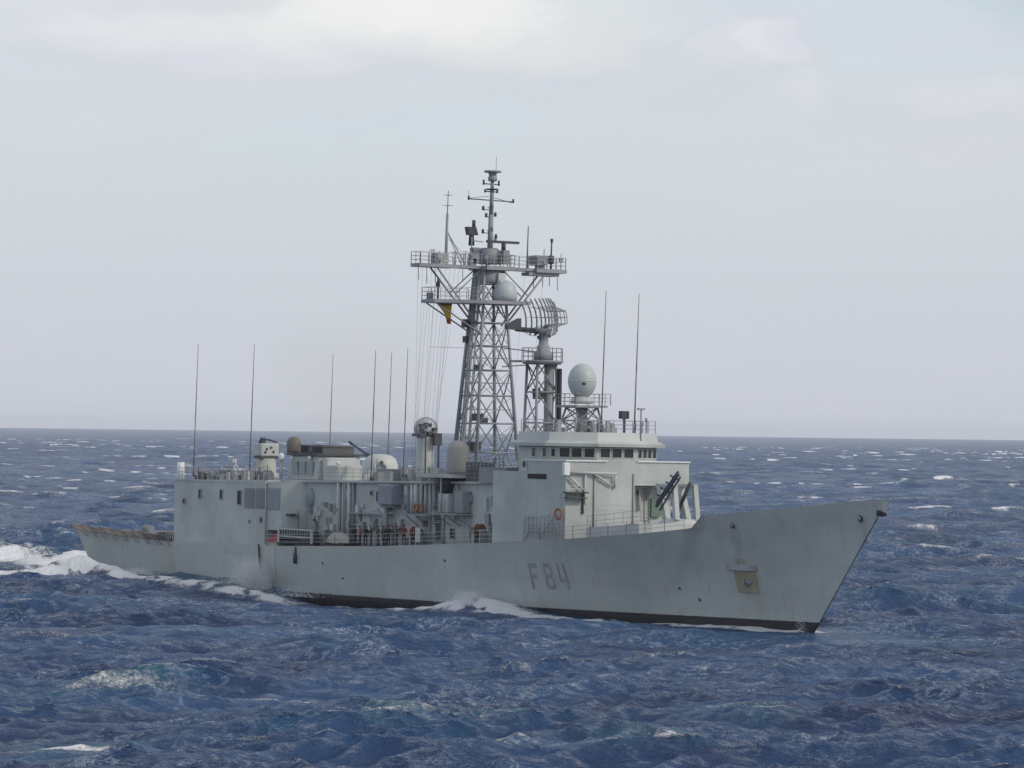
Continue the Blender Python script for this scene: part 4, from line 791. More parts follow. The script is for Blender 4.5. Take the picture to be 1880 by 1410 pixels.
# ensign
fl = MB(); P = []
for i in range(10):
    row = []
    for j in range(15):
        t = j / 14; wv = .16 * math.sin(i * .9 + t * 3) * (1 - .3 * t); row.append((-.08 * i + .35 * math.sin(t * 2.4) + wv * .5, -1.5 + (.14 - .07 * t) * i + .55 * t - .9 * (1 - t) * (1 - i / 9) + wv, 2.2 * (1 - t) + .04 * i * (1 - t)))
    P.append(row)
fl.grid(P)
mf, b, p, o_ = new_mat('ensign_cloth'); oc = b.n('ShaderNodeTexCoord').outputs['Object']; x, y, z = b.xyz(oc); nz = b.m('MULTIPLY', b.m('SUBTRACT', b.noise(oc, 2.0, 3), .5), .3); zz = b.m('ADD', z, nz)
c = b.mix(b.sstep(zz, 1.85, 1.95), b.mix(b.sstep(zz, .42, .5), (.60, .05, .04), (1.0, .66, .08)), (.25, .07, .05)); b.put(p.inputs['Base Color'], c); p.inputs['Roughness'].default_value = .9
fo = fl.build('ensign', mf); tag(fo, 'furled yellow and red flag hanging from a halyard below the lower mast platform', 'flag'); place(fo, (6.0, -2.75, 24.45)); fo.scale = (.85, .85, .85); so_ = fo.modifiers.new('thickness', 'SOLIDIFY'); so_.thickness = .02
# cream covered boat
cb = MB(); rows = []
for i in range(15):
    t = i / 14; xx = -2.1 + 4.2 * t; k = max(.25, math.sin(math.pi * (.12 + .80 * t))) ** .6; row = []
    for j in range(13):
        a = math.pi * j / 12; row.append((xx, -math.cos(a) * .62 * k, .25 + (.95 + .08 * math.sin(i * 2.1)) * k * math.sin(a) ** .7))
    rows.append(row)
cb.grid(rows); cb.add(rows[0], [tuple(range(13))]); cb.add(rows[-1], [tuple(range(13))[::-1]])
bt = tag(empty('covered_boat'), 'small boat under a cream canvas cover on the main deck beside the gangway', 'boat')
cb.build('canvas_cover', 'cream', bt); MB().prism([(-2.2, -.5), (2.1, -.62), (2.1, .62), (-2.2, .5)], .02, .3).build('boat_keel', 'black', bt); place(bt, (-8.7, -6.15, deck_z(-8.7)))
rc = tag(empty('gear_bundle'), 'deck gear under a faded red cover at the aft end of the deck recess', 'gear bundle'); q_ = MB(); rows = []
for i in range(11):
    t = i / 10; xx = -1.1 + 2.2 * t; row = []
    for j in range(11):
        a = math.pi * j / 10; row.append((xx, -math.cos(a) * .45, .3 + (.35 + .75 * t ** .8) * math.sin(a) ** .6 + .05 * math.sin(i * 3 + j)))
    rows.append(row)
q_.grid(rows); q_.add(rows[0], [tuple(range(11))]); q_.add(rows[-1], [tuple(range(11))[::-1]]); q_.build('red_cover', 'red', rc); MB().box(-1.7, 1.1, -.45, .45, 0, .28).box(-1.8, -.9, -.4, .4, .28, .75).build('gear_rack', 'cream', rc); place(rc, (-21.3, -6.4, deck_z(-21.3)))
def ring(label, p, mat, rot):
    vs = []; q = MB(); n, m_ = 20, 8; rows = [[((.3 + .09 * math.cos(b_)) * math.cos(a), .09 * math.sin(b_), (.3 + .09 * math.cos(b_)) * math.sin(a)) for b_ in [2 * math.pi * j / m_ for j in range(m_ + 1)]] for a in [2 * math.pi * i / n for i in range(n + 1)]]
    q.grid(rows); o = q.build('life_ring', mat); tag(o, label, 'life ring', 'life rings hung about the ship'); o.location = world(p); o.rotation_euler = (HEEL, 0, rot); return o
ring('orange life ring hung at the lower starboard corner of the lit bridge front', (31.0, -6.35, 8.6), 'orange', R(35)).scale = (1.0, 1.0, 1.3)
ring('orange life ring on the rail of the side platform below the tan radome', (6.2, -6.36, 8.55), 'orange', 0)
ring('orange life ring beside another on the side platform rail, nearer the bow', (7.1, -6.36, 8.5), 'orange', 0)
# fire hose reels
def reel(label, x, mat):
    t = tag(empty('hose_reel'), label, 'hose reel', 'hose reels on the main deck'); MB().lathe([(.55, -.25), (.55, -.2), (.4, -.2), (.4, .2), (.55, .2), (.55, .25)], (0, 0, 1.1), 18, (1, 0, .0)).build('drum', mat, t); MB().box(-.4, -.3, -.4, .4, 0, 1.2).box(.3, .4, -.4, .4, 0, 1.2).build('reel_frame', 'lite', t)
    MB().tube((0, -.46, 1.5), (0, -.46, .2), .07).build('hose', 'dark', t); place(t, (x, -5.9, deck_z(x)), R(20))
reel('red hose reel standing on the main deck below the tan radome', 5.3, 'red'); reel('faded orange red hose reel at the forward end of the deck recess', 16.9, 'orange')
MB_w = MB().box(6.0, 6.9, -6.3, -6.2, 5.6, 6.9)
tag(MB_w.build('fire_hose_box', 'lite', None, bevel=.05), 'pale box beside the red hose reel on the main deck', 'locker').location = (0, 0, -.0)
MB().box(.15, .75, -.03, 0, .2, .5)

# ------------------------------------------------------------------ crew: one continuous skinned body, posed standing
def crew_mesh(name, arm, lean, leg):
    me = bpy.data.meshes.new(name)
    J = dict(pel=(0, 0, .95), waist=(lean * .3, 0, 1.12), chest=(lean * .7, 0, 1.36), neck=(lean, 0, 1.5), head=(lean * 1.15 + .02, 0, 1.6), crown=(lean * 1.2 + .01, 0, 1.72), nose=(lean * 1.15 + .12, 0, 1.62))
    for s, k in ((-1, 'l'), (1, 'r')):
        f = leg * s
        J.update({'hip' + k: (0, s * .1, .9), 'kn' + k: (f * .5 + .03, s * .11, .5), 'an' + k: (f - .02, s * .12, .09), 'toe' + k: (f + .15, s * .14, .04), 'sh' + k: (lean * .9, s * .2, 1.43)})
        a = arm if s > 0 else arm * .4
        J.update({'el' + k: (lean * .8 + .28 * math.sin(a * .6) - .03, s * .27, 1.43 - .28 * math.cos(a * .6)), 'wr' + k: (lean * .8 + .28 * math.sin(a * .6) + .25 * math.sin(a), s * .25, 1.43 - .28 * math.cos(a * .6) - .25 * math.cos(a))})
        wx, wy, wz = J['wr' + k]; dx_, dz_ = math.sin(a), -math.cos(a)
        J.update({'pm' + k: (wx + .07 * dx_, wy, wz + .07 * dz_)})
        for i, (o, L) in enumerate(((-.03, .07), (-.01, .085), (.012, .08), (.032, .06))): J[f'f{i}{k}'] = (wx + (.07 + L) * dx_ + .02, wy + o, wz + (.07 + L) * dz_)
        J['th' + k] = (wx + .09 * dx_ + .045, wy - .02 * s, wz + .08 * dz_)
    E_ = [('pel', 'waist'), ('waist', 'chest'), ('chest', 'neck'), ('neck', 'head'), ('head', 'crown'), ('head', 'nose')]
    for k in 'lr': E_ += [('pel', 'hip' + k), ('hip' + k, 'kn' + k), ('kn' + k, 'an' + k), ('an' + k, 'toe' + k), ('chest', 'sh' + k), ('sh' + k, 'el' + k), ('el' + k, 'wr' + k), ('wr' + k, 'pm' + k), ('wr' + k, 'th' + k)] + [('pm' + k, f'f{i}{k}') for i in range(4)]
    names = list(J); me.from_pydata([J[n] for n in names], [(names.index(a), names.index(b)) for a, b in E_], [])
    rad = dict(pel=(.155, .13), waist=(.15, .12), chest=(.17, .13), neck=(.06, .06), head=(.1, .09), crown=(.075, .07), nose=(.02, .02), hip=(.095, .095), kn=(.065, .065), an=(.048, .048), toe=(.045, .035), sh=(.07, .07), el=(.05, .05), wr=(.035, .03), pm=(.038, .022), th=(.011, .011))
    o = bpy.data.objects.new(name, me); COL.objects.link(o); o.modifiers.new('skin', 'SKIN'); sv_ = me.skin_vertices[0].data
    for i, n in enumerate(names):
        sv_[i].radius = rad.get(n) or rad.get(n[:-1]) or (.0095, .0095); sv_[i].use_root = (n == 'pel')
    o.modifiers.new('smooth', 'SUBSURF').levels = 1; o.modifiers['smooth'].render_levels = 1
    return o
def crew_mat(name, top, trouser):
    m, b, p, o = new_mat(name); oc = b.n('ShaderNodeTexCoord').outputs['Object']; x, y, z = b.xyz(oc); n = b.noise(oc, 9.0, 4)
    c = b.mix(b.sstep(z, .93, .95), trouser, top); c = b.mix(b.sstep(z, 1.49, 1.51), c, (.42, .25, .18)); c = b.mix(b.sstep(b.m('SUBTRACT', .1, z), -.02, .0), c, (.01, .01, .01))
    hand = b.m('MULTIPLY', b.sstep(b.m('ABSOLUTE', y), .215, .222), b.m('SUBTRACT', 1.0, b.sstep(z, .93, .95))); c = b.mix(b.m('MULTIPLY', hand, b.sstep(z, .7, .72)), c, (.42, .25, .18))
    c = b.mix(b.m('MULTIPLY', b.sstep(n, .4, .7), .35), c, b.mix(1.0, c, (.45, .45, .45), 'MULTIPLY')); b.put(p.inputs['Base Color'], c); p.inputs['Roughness'].default_value = .9; return m
CM = [crew_mat('navy_overalls', (.012, .015, .028), (.012, .015, .028)), crew_mat('grey_overalls', (.07, .075, .08), (.05, .055, .06)), crew_mat('red_jacket', (.24, .05, .055), (.015, .018, .03)), crew_mat('olive_jacket', (.06, .06, .04), (.03, .03, .035))]
cr_spec = [(-5.6, 0, 'person in dark navy overalls, nearest of the navy figures to the cream covered boat', R(-70), 0), (-4.7, 2, 'person in a red jacket a few steps forward of the cream covered boat', R(-100), 1), (-3.6, 0, 'person in dark navy overalls between the red jacket nearest the boat and the kingpost', R(-40), 2),
           (-2.5, 3, 'person in a drab olive jacket, nearest of three in olive to the boat', R(-120), 0), (-1.2, 1, 'person in grey overalls standing just aft of the kingpost', R(-85), 1), (.8, 0, 'person in dark navy overalls standing just forward of the kingpost', R(-60), 2),
           (2.4, 3, 'person in a drab olive jacket, nearest of three in olive to the red hose reel', R(-95), 1), (3.7, 2, 'person in a red jacket standing beside the red hose reel', R(-30), 0), (-6.4, 1, 'person in grey overalls standing against the forward end of the cream covered boat', R(-80), 2), (-.2, 3, 'person in a drab olive jacket directly in front of the kingpost', R(-75), 1), (1.7, 1, 'person in grey overalls forward of the kingpost, nearest grey figure to the bow', R(-105), 0),
           (18.9, 0, 'person in dark navy overalls in the open doorway at the forward end of the recess', R(-90), 2)]
variants = {}
for x, k, lab, rz, v in cr_spec:
    if (k, v) not in variants:
        o = crew_mesh('person', (1.1, .5, .15)[v], (.06, .02, .0)[v], (.05, .12, .02)[v]); o.data.materials.append(CM[k]); variants[(k, v)] = o
        hat = MB().ball((.01 + (.06, .02, .0)[v] * 1.2, 0, 1.68), .115, .105, .1, 12, 6, -5).prism([(.05, -.09), (.19, -.06), (.19, .06), (.05, .09)], 1.665, 1.685).build('cap', 'black', o)
    else: o = copy_tree(variants[(k, v)])
    tag(o, lab, 'person', 'crew standing along the main deck rail'); place(o, (x, -6.2 if x < 15 else -5.7, deck_z(x) + .01), rz)

# ------------------------------------------------------------------ the sea
def build_sea():
    rs = np.random.RandomState(7)
    # coarse value noise for gusty patches
    def vnoise(x, y, sc, seed):
        g = np.random.RandomState(seed).rand(256, 256); u = x / sc; v = y / sc; iu = np.floor(u).astype(int); iv = np.floor(v).astype(int); fu = u - iu; fv = v - iv; fu = fu * fu * (3 - 2 * fu); fv = fv * fv * (3 - 2 * fv)
        a = g[iu % 256, iv % 256]; b = g[(iu + 1) % 256, iv % 256]; c = g[iu % 256, (iv + 1) % 256]; d = g[(iu + 1) % 256, (iv + 1) % 256]
        return (a * (1 - fu) + b * fu) * (1 - fv) + (c * (1 - fu) + d * fu) * fv
    # directional spectrum: wind sea running towards the camera side
    lam = np.concatenate([np.exp(rs.uniform(np.log(16), np.log(60), 34)), np.exp(rs.uniform(np.log(5), np.log(16), 60)), np.exp(rs.uniform(np.log(.9), np.log(5), 110))])
    main = math.atan2(-vd.y, -vd.x) + R(14)
    spread = np.where(lam > 16, 0.32, np.where(lam > 5, 0.45, 0.62))
    dirs = main + rs.normal(0, 1, lam.size) * spread
    k = 2 * np.pi / lam
    amp = np.where(lam > 16, 0.0058 * lam * np.exp(-((lam - 32) / 22) ** 2) + .006, np.where(lam > 5, 0.0066 * lam, 0.0080 * lam)) * rs.uniform(.5, 1.4, lam.size)
    amp *= SEA_AMP
    ph = rs.uniform(0, 2 * np.pi, lam.size); kx, ky = k * np.cos(dirs), k * np.sin(dirs); q = 1.05
    gust = None
    # radial rings round the camera's foot
    rr = [0.0, 25, 50, 75, 95, 110, 122, 132, 140]; r = 145.0
    while r < 20000:
        rr.append(r); r += max(.22, .00125 * r) if r < 600 else (.0024 * r if r < 5000 else .006 * r)
    rr.append(20000.0); rr = np.array(rr)
    a0 = math.atan2(vd.y, vd.x); fine_a = np.arange(-R(10.5), R(10.5), .00062); coarse = np.arange(R(10.5), 2 * np.pi - R(10.5), R(1.5))
    aa = a0 + np.concatenate([fine_a, coarse]); nr_, na = len(rr), len(aa)
    X0 = (CAM.x + rr[:, None] * np.cos(aa)[None, :]).astype(np.float64); Y0 = (CAM.y + rr[:, None] * np.sin(aa)[None, :]).astype(np.float64)
    dr = np.gradient(rr); 
    X = X0.copy(); Y = Y0.copy(); Z = np.zeros_like(X0); Jc = np.zeros_like(X0); Zl = np.zeros_like(X0)
    for i0 in range(0, nr_, 60):
        sl = slice(i0, min(nr_, i0 + 60)); d = dr[sl].mean(); x0 = X0[sl]; y0 = Y0[sl]; near = rr[sl].mean()
        gu = .55 + .9 * vnoise(x0 * .8 + y0 * .3, y0, 26, 41) * (.4 + 1.2 * vnoise(x0, y0, 9, 42))
        for j in range(lam.size):
            wgt = min(1.0, max(0.0, (lam[j] / d - 2.0) / 1.2)) if near > 140 else (1.0 if lam[j] > 40 else 0.0)
            if near > 9000: wgt *= max(0.0, 1 - (near - 9000) / 5000)
            if wgt <= 0: continue
            t = (kx[j] * x0 + ky[j] * y0 + ph[j]).astype(np.float32); s, c = np.sin(t), np.cos(t); a = amp[j] * wgt * (gu if lam[j] < 5 else 1.0)
            Z[sl] += a * c; X[sl] -= q * a * math.cos(dirs[j]) * s; Y[sl] -= q * a * math.sin(dirs[j]) * s
            if lam[j] > 3.5:
                Jc[sl] += a * k[j] * c; Zl[sl] += a * c if lam[j] > 12 else 0
    S = lambda x, a, b: np.clip((x - a) / (b - a), 0, 1) ** 2 * (3 - 2 * np.clip((x - a) / (b - a), 0, 1))
    gate = S(vnoise(X0, Y0, 140, 7), .2, .75) ** .6 * S(vnoise(X0, Y0, 31, 1), .34, .7) * S(.6 * vnoise(X0, Y0, 5.5, 2) + .4 * vnoise(X0, Y0, 2.1, 3), .42, .66)
    far = S(rr, 350, 1500)[:, None]
    Jn = Jc / (Jc[:, :fine_a.size].std(axis=1, keepdims=True) + 1e-3)
    thr = 1.35 - .1 * far
    foam = S(Jn, thr, thr + .8) * gate * (.40 + .7 * far)
    milk = S(Jn, .8, 2.0) * S(vnoise(X0, Y0, 17, 4), .35, .75) * .6 + S(vnoise(X0, Y0, 40, 5), .6, .9) * .25
    # a few waves breaking near the camera: low rollers with teal aerated water behind a torn white lip
    for bx, by, L_, W_, hgt_, fo_ in ((104.5, -76.5, 3.4, 1.3, .85, .42), (107.5, -80.5, 2.2, 1.0, .4, .4), (114.0, -70.0, 2.6, 1.1, .45, .5), (122.0, -66.5, 3.0, 1.2, .4, .5), (141.0, -95.0, 3.0, 1.2, .5, .55), (135.0, -67.0, 3.2, 1.2, .45, .5), (147.0, -66.0, 2.6, 1.1, .4, .55), (139.0, -56.0, 2.4, 1.0, .35, .45), (148.0, -76.0, 2.6, 1.1, .4, .55), (128.0, -50.0, 2.4, 1.0, .3, .35)):
        u = (X0 - bx) * math.cos(main) + (Y0 - by) * math.sin(main); v = -(X0 - bx) * math.sin(main) + (Y0 - by) * math.cos(main)
        ok = (np.abs(u) < 14) & (np.abs(v) < 22); u, v = u[ok], v[ok]; jag = vnoise(X0[ok], Y0[ok], 2.6, 51) - .5; u = u + .05 * v * v / L_ + 1.5 * jag
        env = np.exp(-(v / L_) ** 2); Z[ok] += hgt_ * env * np.where(u > 0, np.exp(-(u / (W_ * .6)) ** 2), np.exp(-(u / (W_ * 1.8)) ** 2))
        foam[ok] = np.maximum(foam[ok], fo_ * .8 * env * np.exp(-((u - .1) / .5) ** 2) * (.4 + 1.2 * vnoise(X0[ok], Y0[ok], 1.1, 52)) + .22 * fo_ * env * np.exp(-((u + 1.2) / 1.6) ** 2)); milk[ok] = np.maximum(milk[ok], 1.3 * env * np.exp(-((u + .2) / 3.6) ** 2))
    # --- the ship's own waves (ship frame)
    m = (np.abs(X0) < 190) & (np.abs(Y0) < 60)
    x, y = X0[m], -Y0[m]                                     # y out to starboard
    hw = np.interp(x, [-66, -58, -45, -30, -5, 12, 24, 36, 47, 54, 59], [5.1, 5.75, 6.4, 6.75, 6.8, 6.3, 5.2, 3.6, 1.85, .75, .05]); d = np.abs(y) - hw
    fb = lambda sc, sd: .5 * vnoise(x, y, sc, sd) + .3 * vnoise(x, y, sc * .5, sd + 1) + .2 * vnoise(x, y, sc * .24, sd + 2)
    n1, n2, n3 = fb(2.2, 11), fb(5.5, 21), fb(.9, 31)
    n4 = fb(13, 61)
    inside = S(-d, -1.5, .6) * (np.abs(x) < 68)
    base = Z[m]; base = base * (1 - .8 * S(15 - d, 0, 12) * S(75 - np.abs(x), 0, 8))
    G = lambda t, w_: np.exp(-(t / w_) ** 2)
    h = np.zeros_like(x); f = np.zeros_like(x); mk = np.zeros_like(x)
    dd = np.clip(d, 0, 99)
    # level of the water along the side: bow crest, hollow amidships, quarter wave
    run = np.interp(x, [-70, -62, -48, -36, -24, -19, -14, -4, 6, 12, 17, 21, 25, 31, 40, 50, 58, 62], [.1, .6, 1.15, 1.3, 1.25, .6, -.5, -1.15, -.95, -.25, .6, 1.15, .85, .25, .15, .35, .45, 0])
    h += run * np.exp(-dd / np.where(run > 0, np.where(x < 0, 6.5, 4.5), 6.0)) * (.8 + .4 * n2)
    ln = .25 + 1.0 * n2 + np.interp(x, [8, 22, 34, 44, 58], [3.0, 2.0, .5, .2, .05])
    f += 1.8 * G(d - ln, .8 + .5 * n1) * np.interp(x, [4, 10, 16, 22, 28, 34, 40, 46, 52, 57, 59], [0, .1, .9, 1.2, 1.0, .8, 1.1, 1.5, 1.5, 1.3, 0]) * S(n1 + .5 * n3, .4, .85)
    hump = G(x - 20.8 + (d - 2) * .5, 3.6) * G(d - 2.3, 1.7); h += .95 * hump * (.75 + .5 * n1); f += 1.8 * hump * S(n1 + .5 * n3, .35, .85)
    trail = G(d - (3 + (22 - x) * .12), 1.0) * S(22 - x, 0, 6) * S(x + 22, 0, 25); h += .3 * trail; f += .7 * trail * S(n1, .4, .7)
    # quarter wave: a mottled grey-white slope against the plating with a white rolling outer edge
    q2 = np.interp(x, [-76, -66, -52, -40, -30, -22, -16, -11, -7], [.2, .5, .9, 1.0, 1.0, .95, .7, .4, 0]); outer = np.interp(x, [-75, -50, -38, -22, -12, -6], [13.0, 9.5, 7.2, 5.2, 2.8, .6]) + (n2 - .5) * 2.2
    slope_ = 1 - S(d - outer, -1.6, 1.3)
    h += q2 * (.2 * slope_ + .35 * G(d - outer + .6, 1.2) * (.5 + n1)) * (.8 + .4 * n2)
    f += q2 * (S(d, -.6, .2) * slope_ * 0.42 * S(n2 * .6 + .8 * n1 + .4 * n3, .76, 1.2) + 1.25 * G(d - outer + .2, 1.1) * S(n1 + n3 * .6, .4, .9) * (.45 + .55 * S(n4, .36, .56))); mk += q2 * slope_ * 1.2
    # diverging crest trailing off the quarter, and the churned wake
    cr_ = 6.5 + np.clip(-36 - x, 0, 200) * .21 + (n2 - .5) * 1.6; dv_ = S(-36 - x, 0, 10) * np.exp(np.clip(-x - 45, 0, 200) / -90)
    h += .75 * dv_ * G(d - cr_, 2.4) * (.75 + .5 * n2); f += 1.9 * dv_ * G(d - cr_ + .3, 1.7) * S(n2 * .6 + .7 * n1 + .4 * n3, .6, 1.05) * (.55 + .45 * S(n4, .38, .55))
    r2 = (S(d, 2, 5) * (1 - S(d, 17, 26))) * np.where(y > 0, 1.0, 0.0); u2 = x + 44.5 + .42 * (d - 3) + (n2 - .5) * 3
    h += 1.15 * r2 * S(d, 5, 9) * G(u2, 2.6) * (.75 + .5 * n2); f += 1.5 * r2 * S(d, 4, 8) * G(u2 - .8, 1.3) * S(n2 * .6 + .7 * n1 + .4 * n3, .58, 1.0)
    wk = S(-62 - x, 0, 6); ay = np.abs(y); h += wk * (.5 * G(ay - 2, 6) * np.exp((x + 64) / 60) * (.4 + 1.2 * n2)); f += wk * np.exp(np.clip(-x - 64, 0, 300) / -120) * (1 - S(ay, 5, 11 + .06 * np.clip(-x - 64, 0, 300))) * S(n2 * .7 + .7 * n1 + .4 * n3 + .7 * (n4 - .5), .55, 1.05) * 1.25; mk += wk * (1 - S(ay, 6, 14))
    f = np.where(d < -1.5, np.where(x > -62, 0, f), f)
    Z[m] = base + h; foam[m] = np.maximum(foam[m] * (1 - S(6 - d, 0, 6) * (np.abs(x) < 66)), np.clip(f, 0, 1.0)); milk[m] = np.maximum(milk[m], np.clip(mk, 0, 1))
    lo = inside; Z[m] = Z[m] * (1 - lo) + np.minimum(Z[m], 1.0) * lo
    fade = 1 - S(rr, 5000, 15000)[:, None]; foam *= fade
    n = nr_ * na; me = bpy.data.meshes.new('sea'); me.vertices.add(n)
    me.vertices.foreach_set('co', np.stack([X, Y, Z], -1).astype(np.float32).ravel())
    i = np.arange(nr_ - 1)[:, None] * na; j = np.arange(na)[None, :]; j1 = (j + 1) % na
    quads = np.stack([i + j, i + na + j, i + na + j1, i + j1], -1).reshape(-1, 4).astype(np.int32); nq = len(quads)
    me.loops.add(nq * 4); me.loops.foreach_set('vertex_index', quads.ravel()); me.polygons.add(nq); me.polygons.foreach_set('loop_start', np.arange(0, nq * 4, 4, dtype=np.int32)); me.polygons.foreach_set('use_smooth', np.ones(nq, dtype=bool))
    for nm, arr in (('foam', foam), ('milk', milk), ('tear', np.broadcast_to(2.6 - 1.5 * S(rr, 600, 2500)[:, None], foam.shape))):
        at = me.attributes.new(nm, 'FLOAT', 'POINT'); at.data.foreach_set('value', np.ascontiguousarray(arr, dtype=np.float32).ravel())
    me.update(calc_edges=True); me.validate()
    # which way is up
    me.materials.append(sea_material()); o = bpy.data.objects.new('sea', me); COL.objects.link(o); o['kind'] = 'structure'
    return o
SEA_AMP = 0.92
def sea_material():
    m, b, p, out = new_mat('rough_sea_water')
    oc = b.n('ShaderNodeTexCoord').outputs['Object']
    fa = b.n('ShaderNodeAttribute', attribute_name='foam').outputs['Fac']; mk = b.n('ShaderNodeAttribute', attribute_name='milk').outputs['Fac']
    ang = math.atan2(-vd.y, -vd.x) + R(28)
    flow = b.map(oc, (1, 1, 1), (0, 0, -ang))
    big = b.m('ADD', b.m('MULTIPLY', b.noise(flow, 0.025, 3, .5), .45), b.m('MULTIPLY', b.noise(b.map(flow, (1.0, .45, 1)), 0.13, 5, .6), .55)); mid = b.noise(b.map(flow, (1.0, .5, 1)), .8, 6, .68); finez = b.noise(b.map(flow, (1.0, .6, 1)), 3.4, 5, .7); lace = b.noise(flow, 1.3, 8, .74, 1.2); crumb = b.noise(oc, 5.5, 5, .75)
    deep = b.mix(b.sstep(big, .38, .62), (.009, .030, .098), (.028, .080, .192))  # broad lighter patches: glinting areas of the water put into its base colour
    col = b.mix(b.m('MULTIPLY', b.m('MULTIPLY', mk, b.sstep(mid, .35, .7)), .8), deep, (.04, .15, .20))
    # lacy old foam streaks
    st = b.m('MULTIPLY', b.sstep(b.noise(b.map(flow, (.28, .9, 1)), .4, 8, .74, .6), .52, .72), b.sstep(lace, .42, .66))
    col = b.mix(b.m('MULTIPLY', st, .5), col, (.25, .37, .52))
    web = b.m('SUBTRACT', 1.0, b.sstep(b.m('ABSOLUTE', b.m('SUBTRACT', b.noise(b.map(flow, (1.0, .6, 1)), .75, 5, .7, .8), .5)), 0.0, .045))
    wpat = b.m('MULTIPLY', b.sstep(b.noise(b.map(flow, (1.0, .5, 1), loc=(9, 4, 0)), .16, 4, .6), .47, .64), b.sstep(finez, .40, .58))
    col = b.mix(b.m('MULTIPLY', b.m('MULTIPLY', web, wpat), .5), col, (.55, .63, .70))
    fm = b.m('ADD', fa, b.m('MULTIPLY', b.m('SUBTRACT', b.m('ADD', b.m('MULTIPLY', lace, .5), b.m('ADD', b.m('MULTIPLY', finez, .25), b.m('MULTIPLY', crumb, .25))), .5), b.n('ShaderNodeAttribute', attribute_name='tear').outputs['Fac']))
    fmask = b.m('MULTIPLY', b.m('MULTIPLY', b.sstep(fm, .08, .62), b.sstep(fa, .02, .2)), .95)
    col = b.mix(fmask, col, b.mix(b.sstep(crumb, .3, .65), (.70, .74, .78), (.95, .95, .95)))
    h = b.m('ADD', b.m('MULTIPLY', mid, .42), b.m('ADD', b.m('MULTIPLY', finez, .24), b.m('ADD', b.m('MULTIPLY', crumb, .09), b.m('MULTIPLY', fmask, .1))))
    bp = b.n('ShaderNodeBump'); bp.inputs['Strength'].default_value = 1.0; bp.inputs['Distance'].default_value = 1.0; b.put(bp.inputs['Height'], h)
    # rough water: the facets that face the viewer hide the grazing ones, so the mirror share stays well below a flat sea's
    tear = b.n('ShaderNodeAttribute', attribute_name='tear').outputs['Fac']
    fr = b.n('ShaderNodeFresnel'); fr.inputs['IOR'].default_value = 1.333; b.nt.links.new(bp.outputs[0], fr.inputs['Normal'])
    cap = b.lin(tear, 1.1, 2.6, .27, .72)
    fac = b.m('MULTIPLY', b.m('MINIMUM', b.m('MULTIPLY', fr.outputs[0], 1.0), cap), b.m('SUBTRACT', 1.0, fmask))
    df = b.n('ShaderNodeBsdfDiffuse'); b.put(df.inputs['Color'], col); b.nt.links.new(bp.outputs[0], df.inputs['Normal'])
    gl = b.n('ShaderNodeBsdfGlossy'); gl.inputs['Color'].default_value = (1, 1, 1, 1); gl.inputs['Roughness'].default_value = .14; b.nt.links.new(bp.outputs[0], gl.inputs['Normal'])
    ms = b.n('ShaderNodeMixShader'); b.put(ms.inputs[0], fac); b.nt.links.new(df.outputs[0], ms.inputs[1]); b.nt.links.new(gl.outputs[0], ms.inputs[2]); b.nt.links.new(ms.outputs[0], out.inputs[0]); b.nt.nodes.remove(p)
    return m
build_sea()

hz = MB(); hz.box(CAM.x - 20500, CAM.x + 20500, CAM.y - 20500, CAM.y + 20500, -6.0, 46.0); ho = hz.build('haze', bpy.data.materials.new('sea_haze')); ho['kind'] = 'stuff'
hm = ho.data.materials[0]; hm.use_nodes = True; hn_ = hm.node_tree; hn_.nodes.clear(); vo = hn_.nodes.new('ShaderNodeOutputMaterial'); pv = hn_.nodes.new('ShaderNodeVolumePrincipled')
pv.inputs['Color'].default_value = (.93, .95, 1.0, 1); pv.inputs['Density'].default_value = 4.4e-5; hn_.links.new(pv.outputs[0], vo.inputs['Volume'])

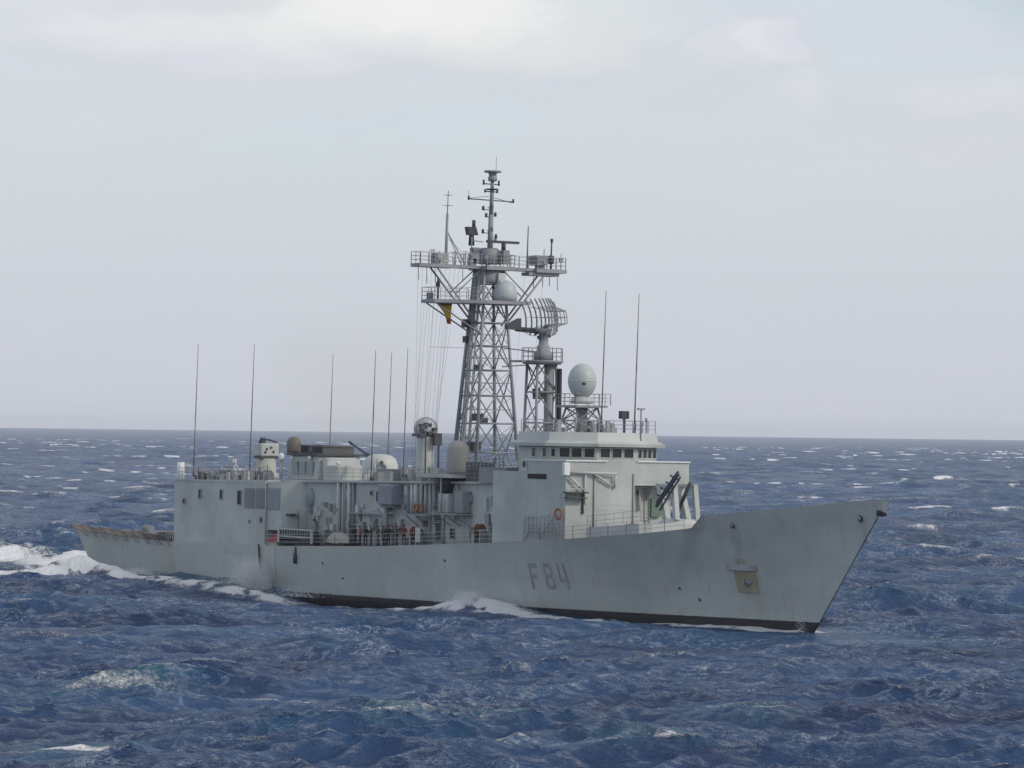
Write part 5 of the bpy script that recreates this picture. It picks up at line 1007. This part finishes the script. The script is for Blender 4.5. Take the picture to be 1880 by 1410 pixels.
# ------------------------------------------------------------------ spray thrown up by the bow wave and the quarter wave
def spray(name, label, spec, seed):
    rs = random.Random(seed); q = MB()
    for cx, cy, cz, sx, sy, sz, n in spec:
        for i in range(n):
            t = rs.random() ** 1.7; c = Vector((cx + rs.gauss(0, sx) + t * sz * -.5, cy + rs.gauss(0, sy), cz + t * sz)); s_ = rs.uniform(.015, .058) * (1 - .4 * t) 
            v = [c + Vector((rs.gauss(0, 1), rs.gauss(0, 1), rs.gauss(0, 1))).normalized() * s_ for _ in range(4)]
            q.add(v, [(0, 1, 2), (0, 2, 3), (0, 3, 1), (1, 3, 2)])
    m, b, p, o = new_mat('spray_droplets'); p.inputs['Base Color'].default_value = (.82, .85, .88, 1); p.inputs['Roughness'].default_value = .6
    ob = q.build(name, m); tag(ob, kind='stuff'); return ob
spray('spray', '', [(-22.0, -8.6, .3, 2.1, .8, 3.2, 9000), (-25.5, -9.5, .3, 2.4, .9, 1.2, 2500), (-45, -10, .3, 3, 1, .9, 1600), (20.5, -8.6, .9, 2.0, .6, 1.2, 2600), (23, -8.2, .7, 2.5, .6, .7, 1200), (58.7, -.5, .0, .25, .2, 1.5, 500), (-72, -8.5, .3, 4, 1.5, 1.6, 2000), (-13, -8.2, .2, 2.2, .5, .9, 1300)], 6)
def puff(name, c, r, dens, colr, nscale, seed, aniso=0.0):
    q = MB(); q.ball((0, 0, 0), *r, n=24, m=14); m = bpy.data.materials.new(name + '_air'); m.use_nodes = True; n = m.node_tree; n.nodes.clear(); b = NB(n)
    o = b.n('ShaderNodeOutputMaterial'); v = b.n('ShaderNodeVolumePrincipled'); n.links.new(v.outputs[0], o.inputs['Volume']); v.inputs['Color'].default_value = (*colr, 1); v.inputs['Anisotropy'].default_value = aniso
    oc = b.n('ShaderNodeTexCoord').outputs['Object']; x, y, z = b.xyz(b.map(oc, tuple(1 / k for k in r)))
    rad = b.m('SQRT', b.m('ADD', b.m('ADD', b.m('MULTIPLY', x, x), b.m('MULTIPLY', y, y)), b.m('MULTIPLY', z, z)))
    nz = b.noise(b.map(oc, (nscale,) * 3, loc=(seed, seed * 2, 3)), 1.0, 5, .6)
    d = b.m('MULTIPLY', b.sstep(b.m('SUBTRACT', nz, b.m('MULTIPLY', rad, .42)), -.05, .5), b.m('SUBTRACT', 1.0, b.sstep(rad, .35, 1.0)))
    b.put(v.inputs['Density'], b.m('MULTIPLY', d, dens)); ob = q.build(name, m); ob.location = c; tag(ob, kind='stuff'); return ob
puff('spray_mist', (-21.8, -8.6, 1.0), (3.8, 1.6, 2.9), 1.4, (.97, .98, 1.0), .75, 3)
puff('spray_mist', (-44.5, -10.0, .6), (4.5, 2.0, 1.4), .8, (.97, .98, 1.0), .6, 8)
puff('spray_mist', (20.2, -8.6, 1.1), (2.6, 1.3, 1.2), 1.0, (.97, .98, 1.0), .8, 5)
puff('exhaust_haze', (-25.0, 3.0, 19.5), (24.0, 9.0, 10.0), .013, (.96, .93, .72), .07, 4)
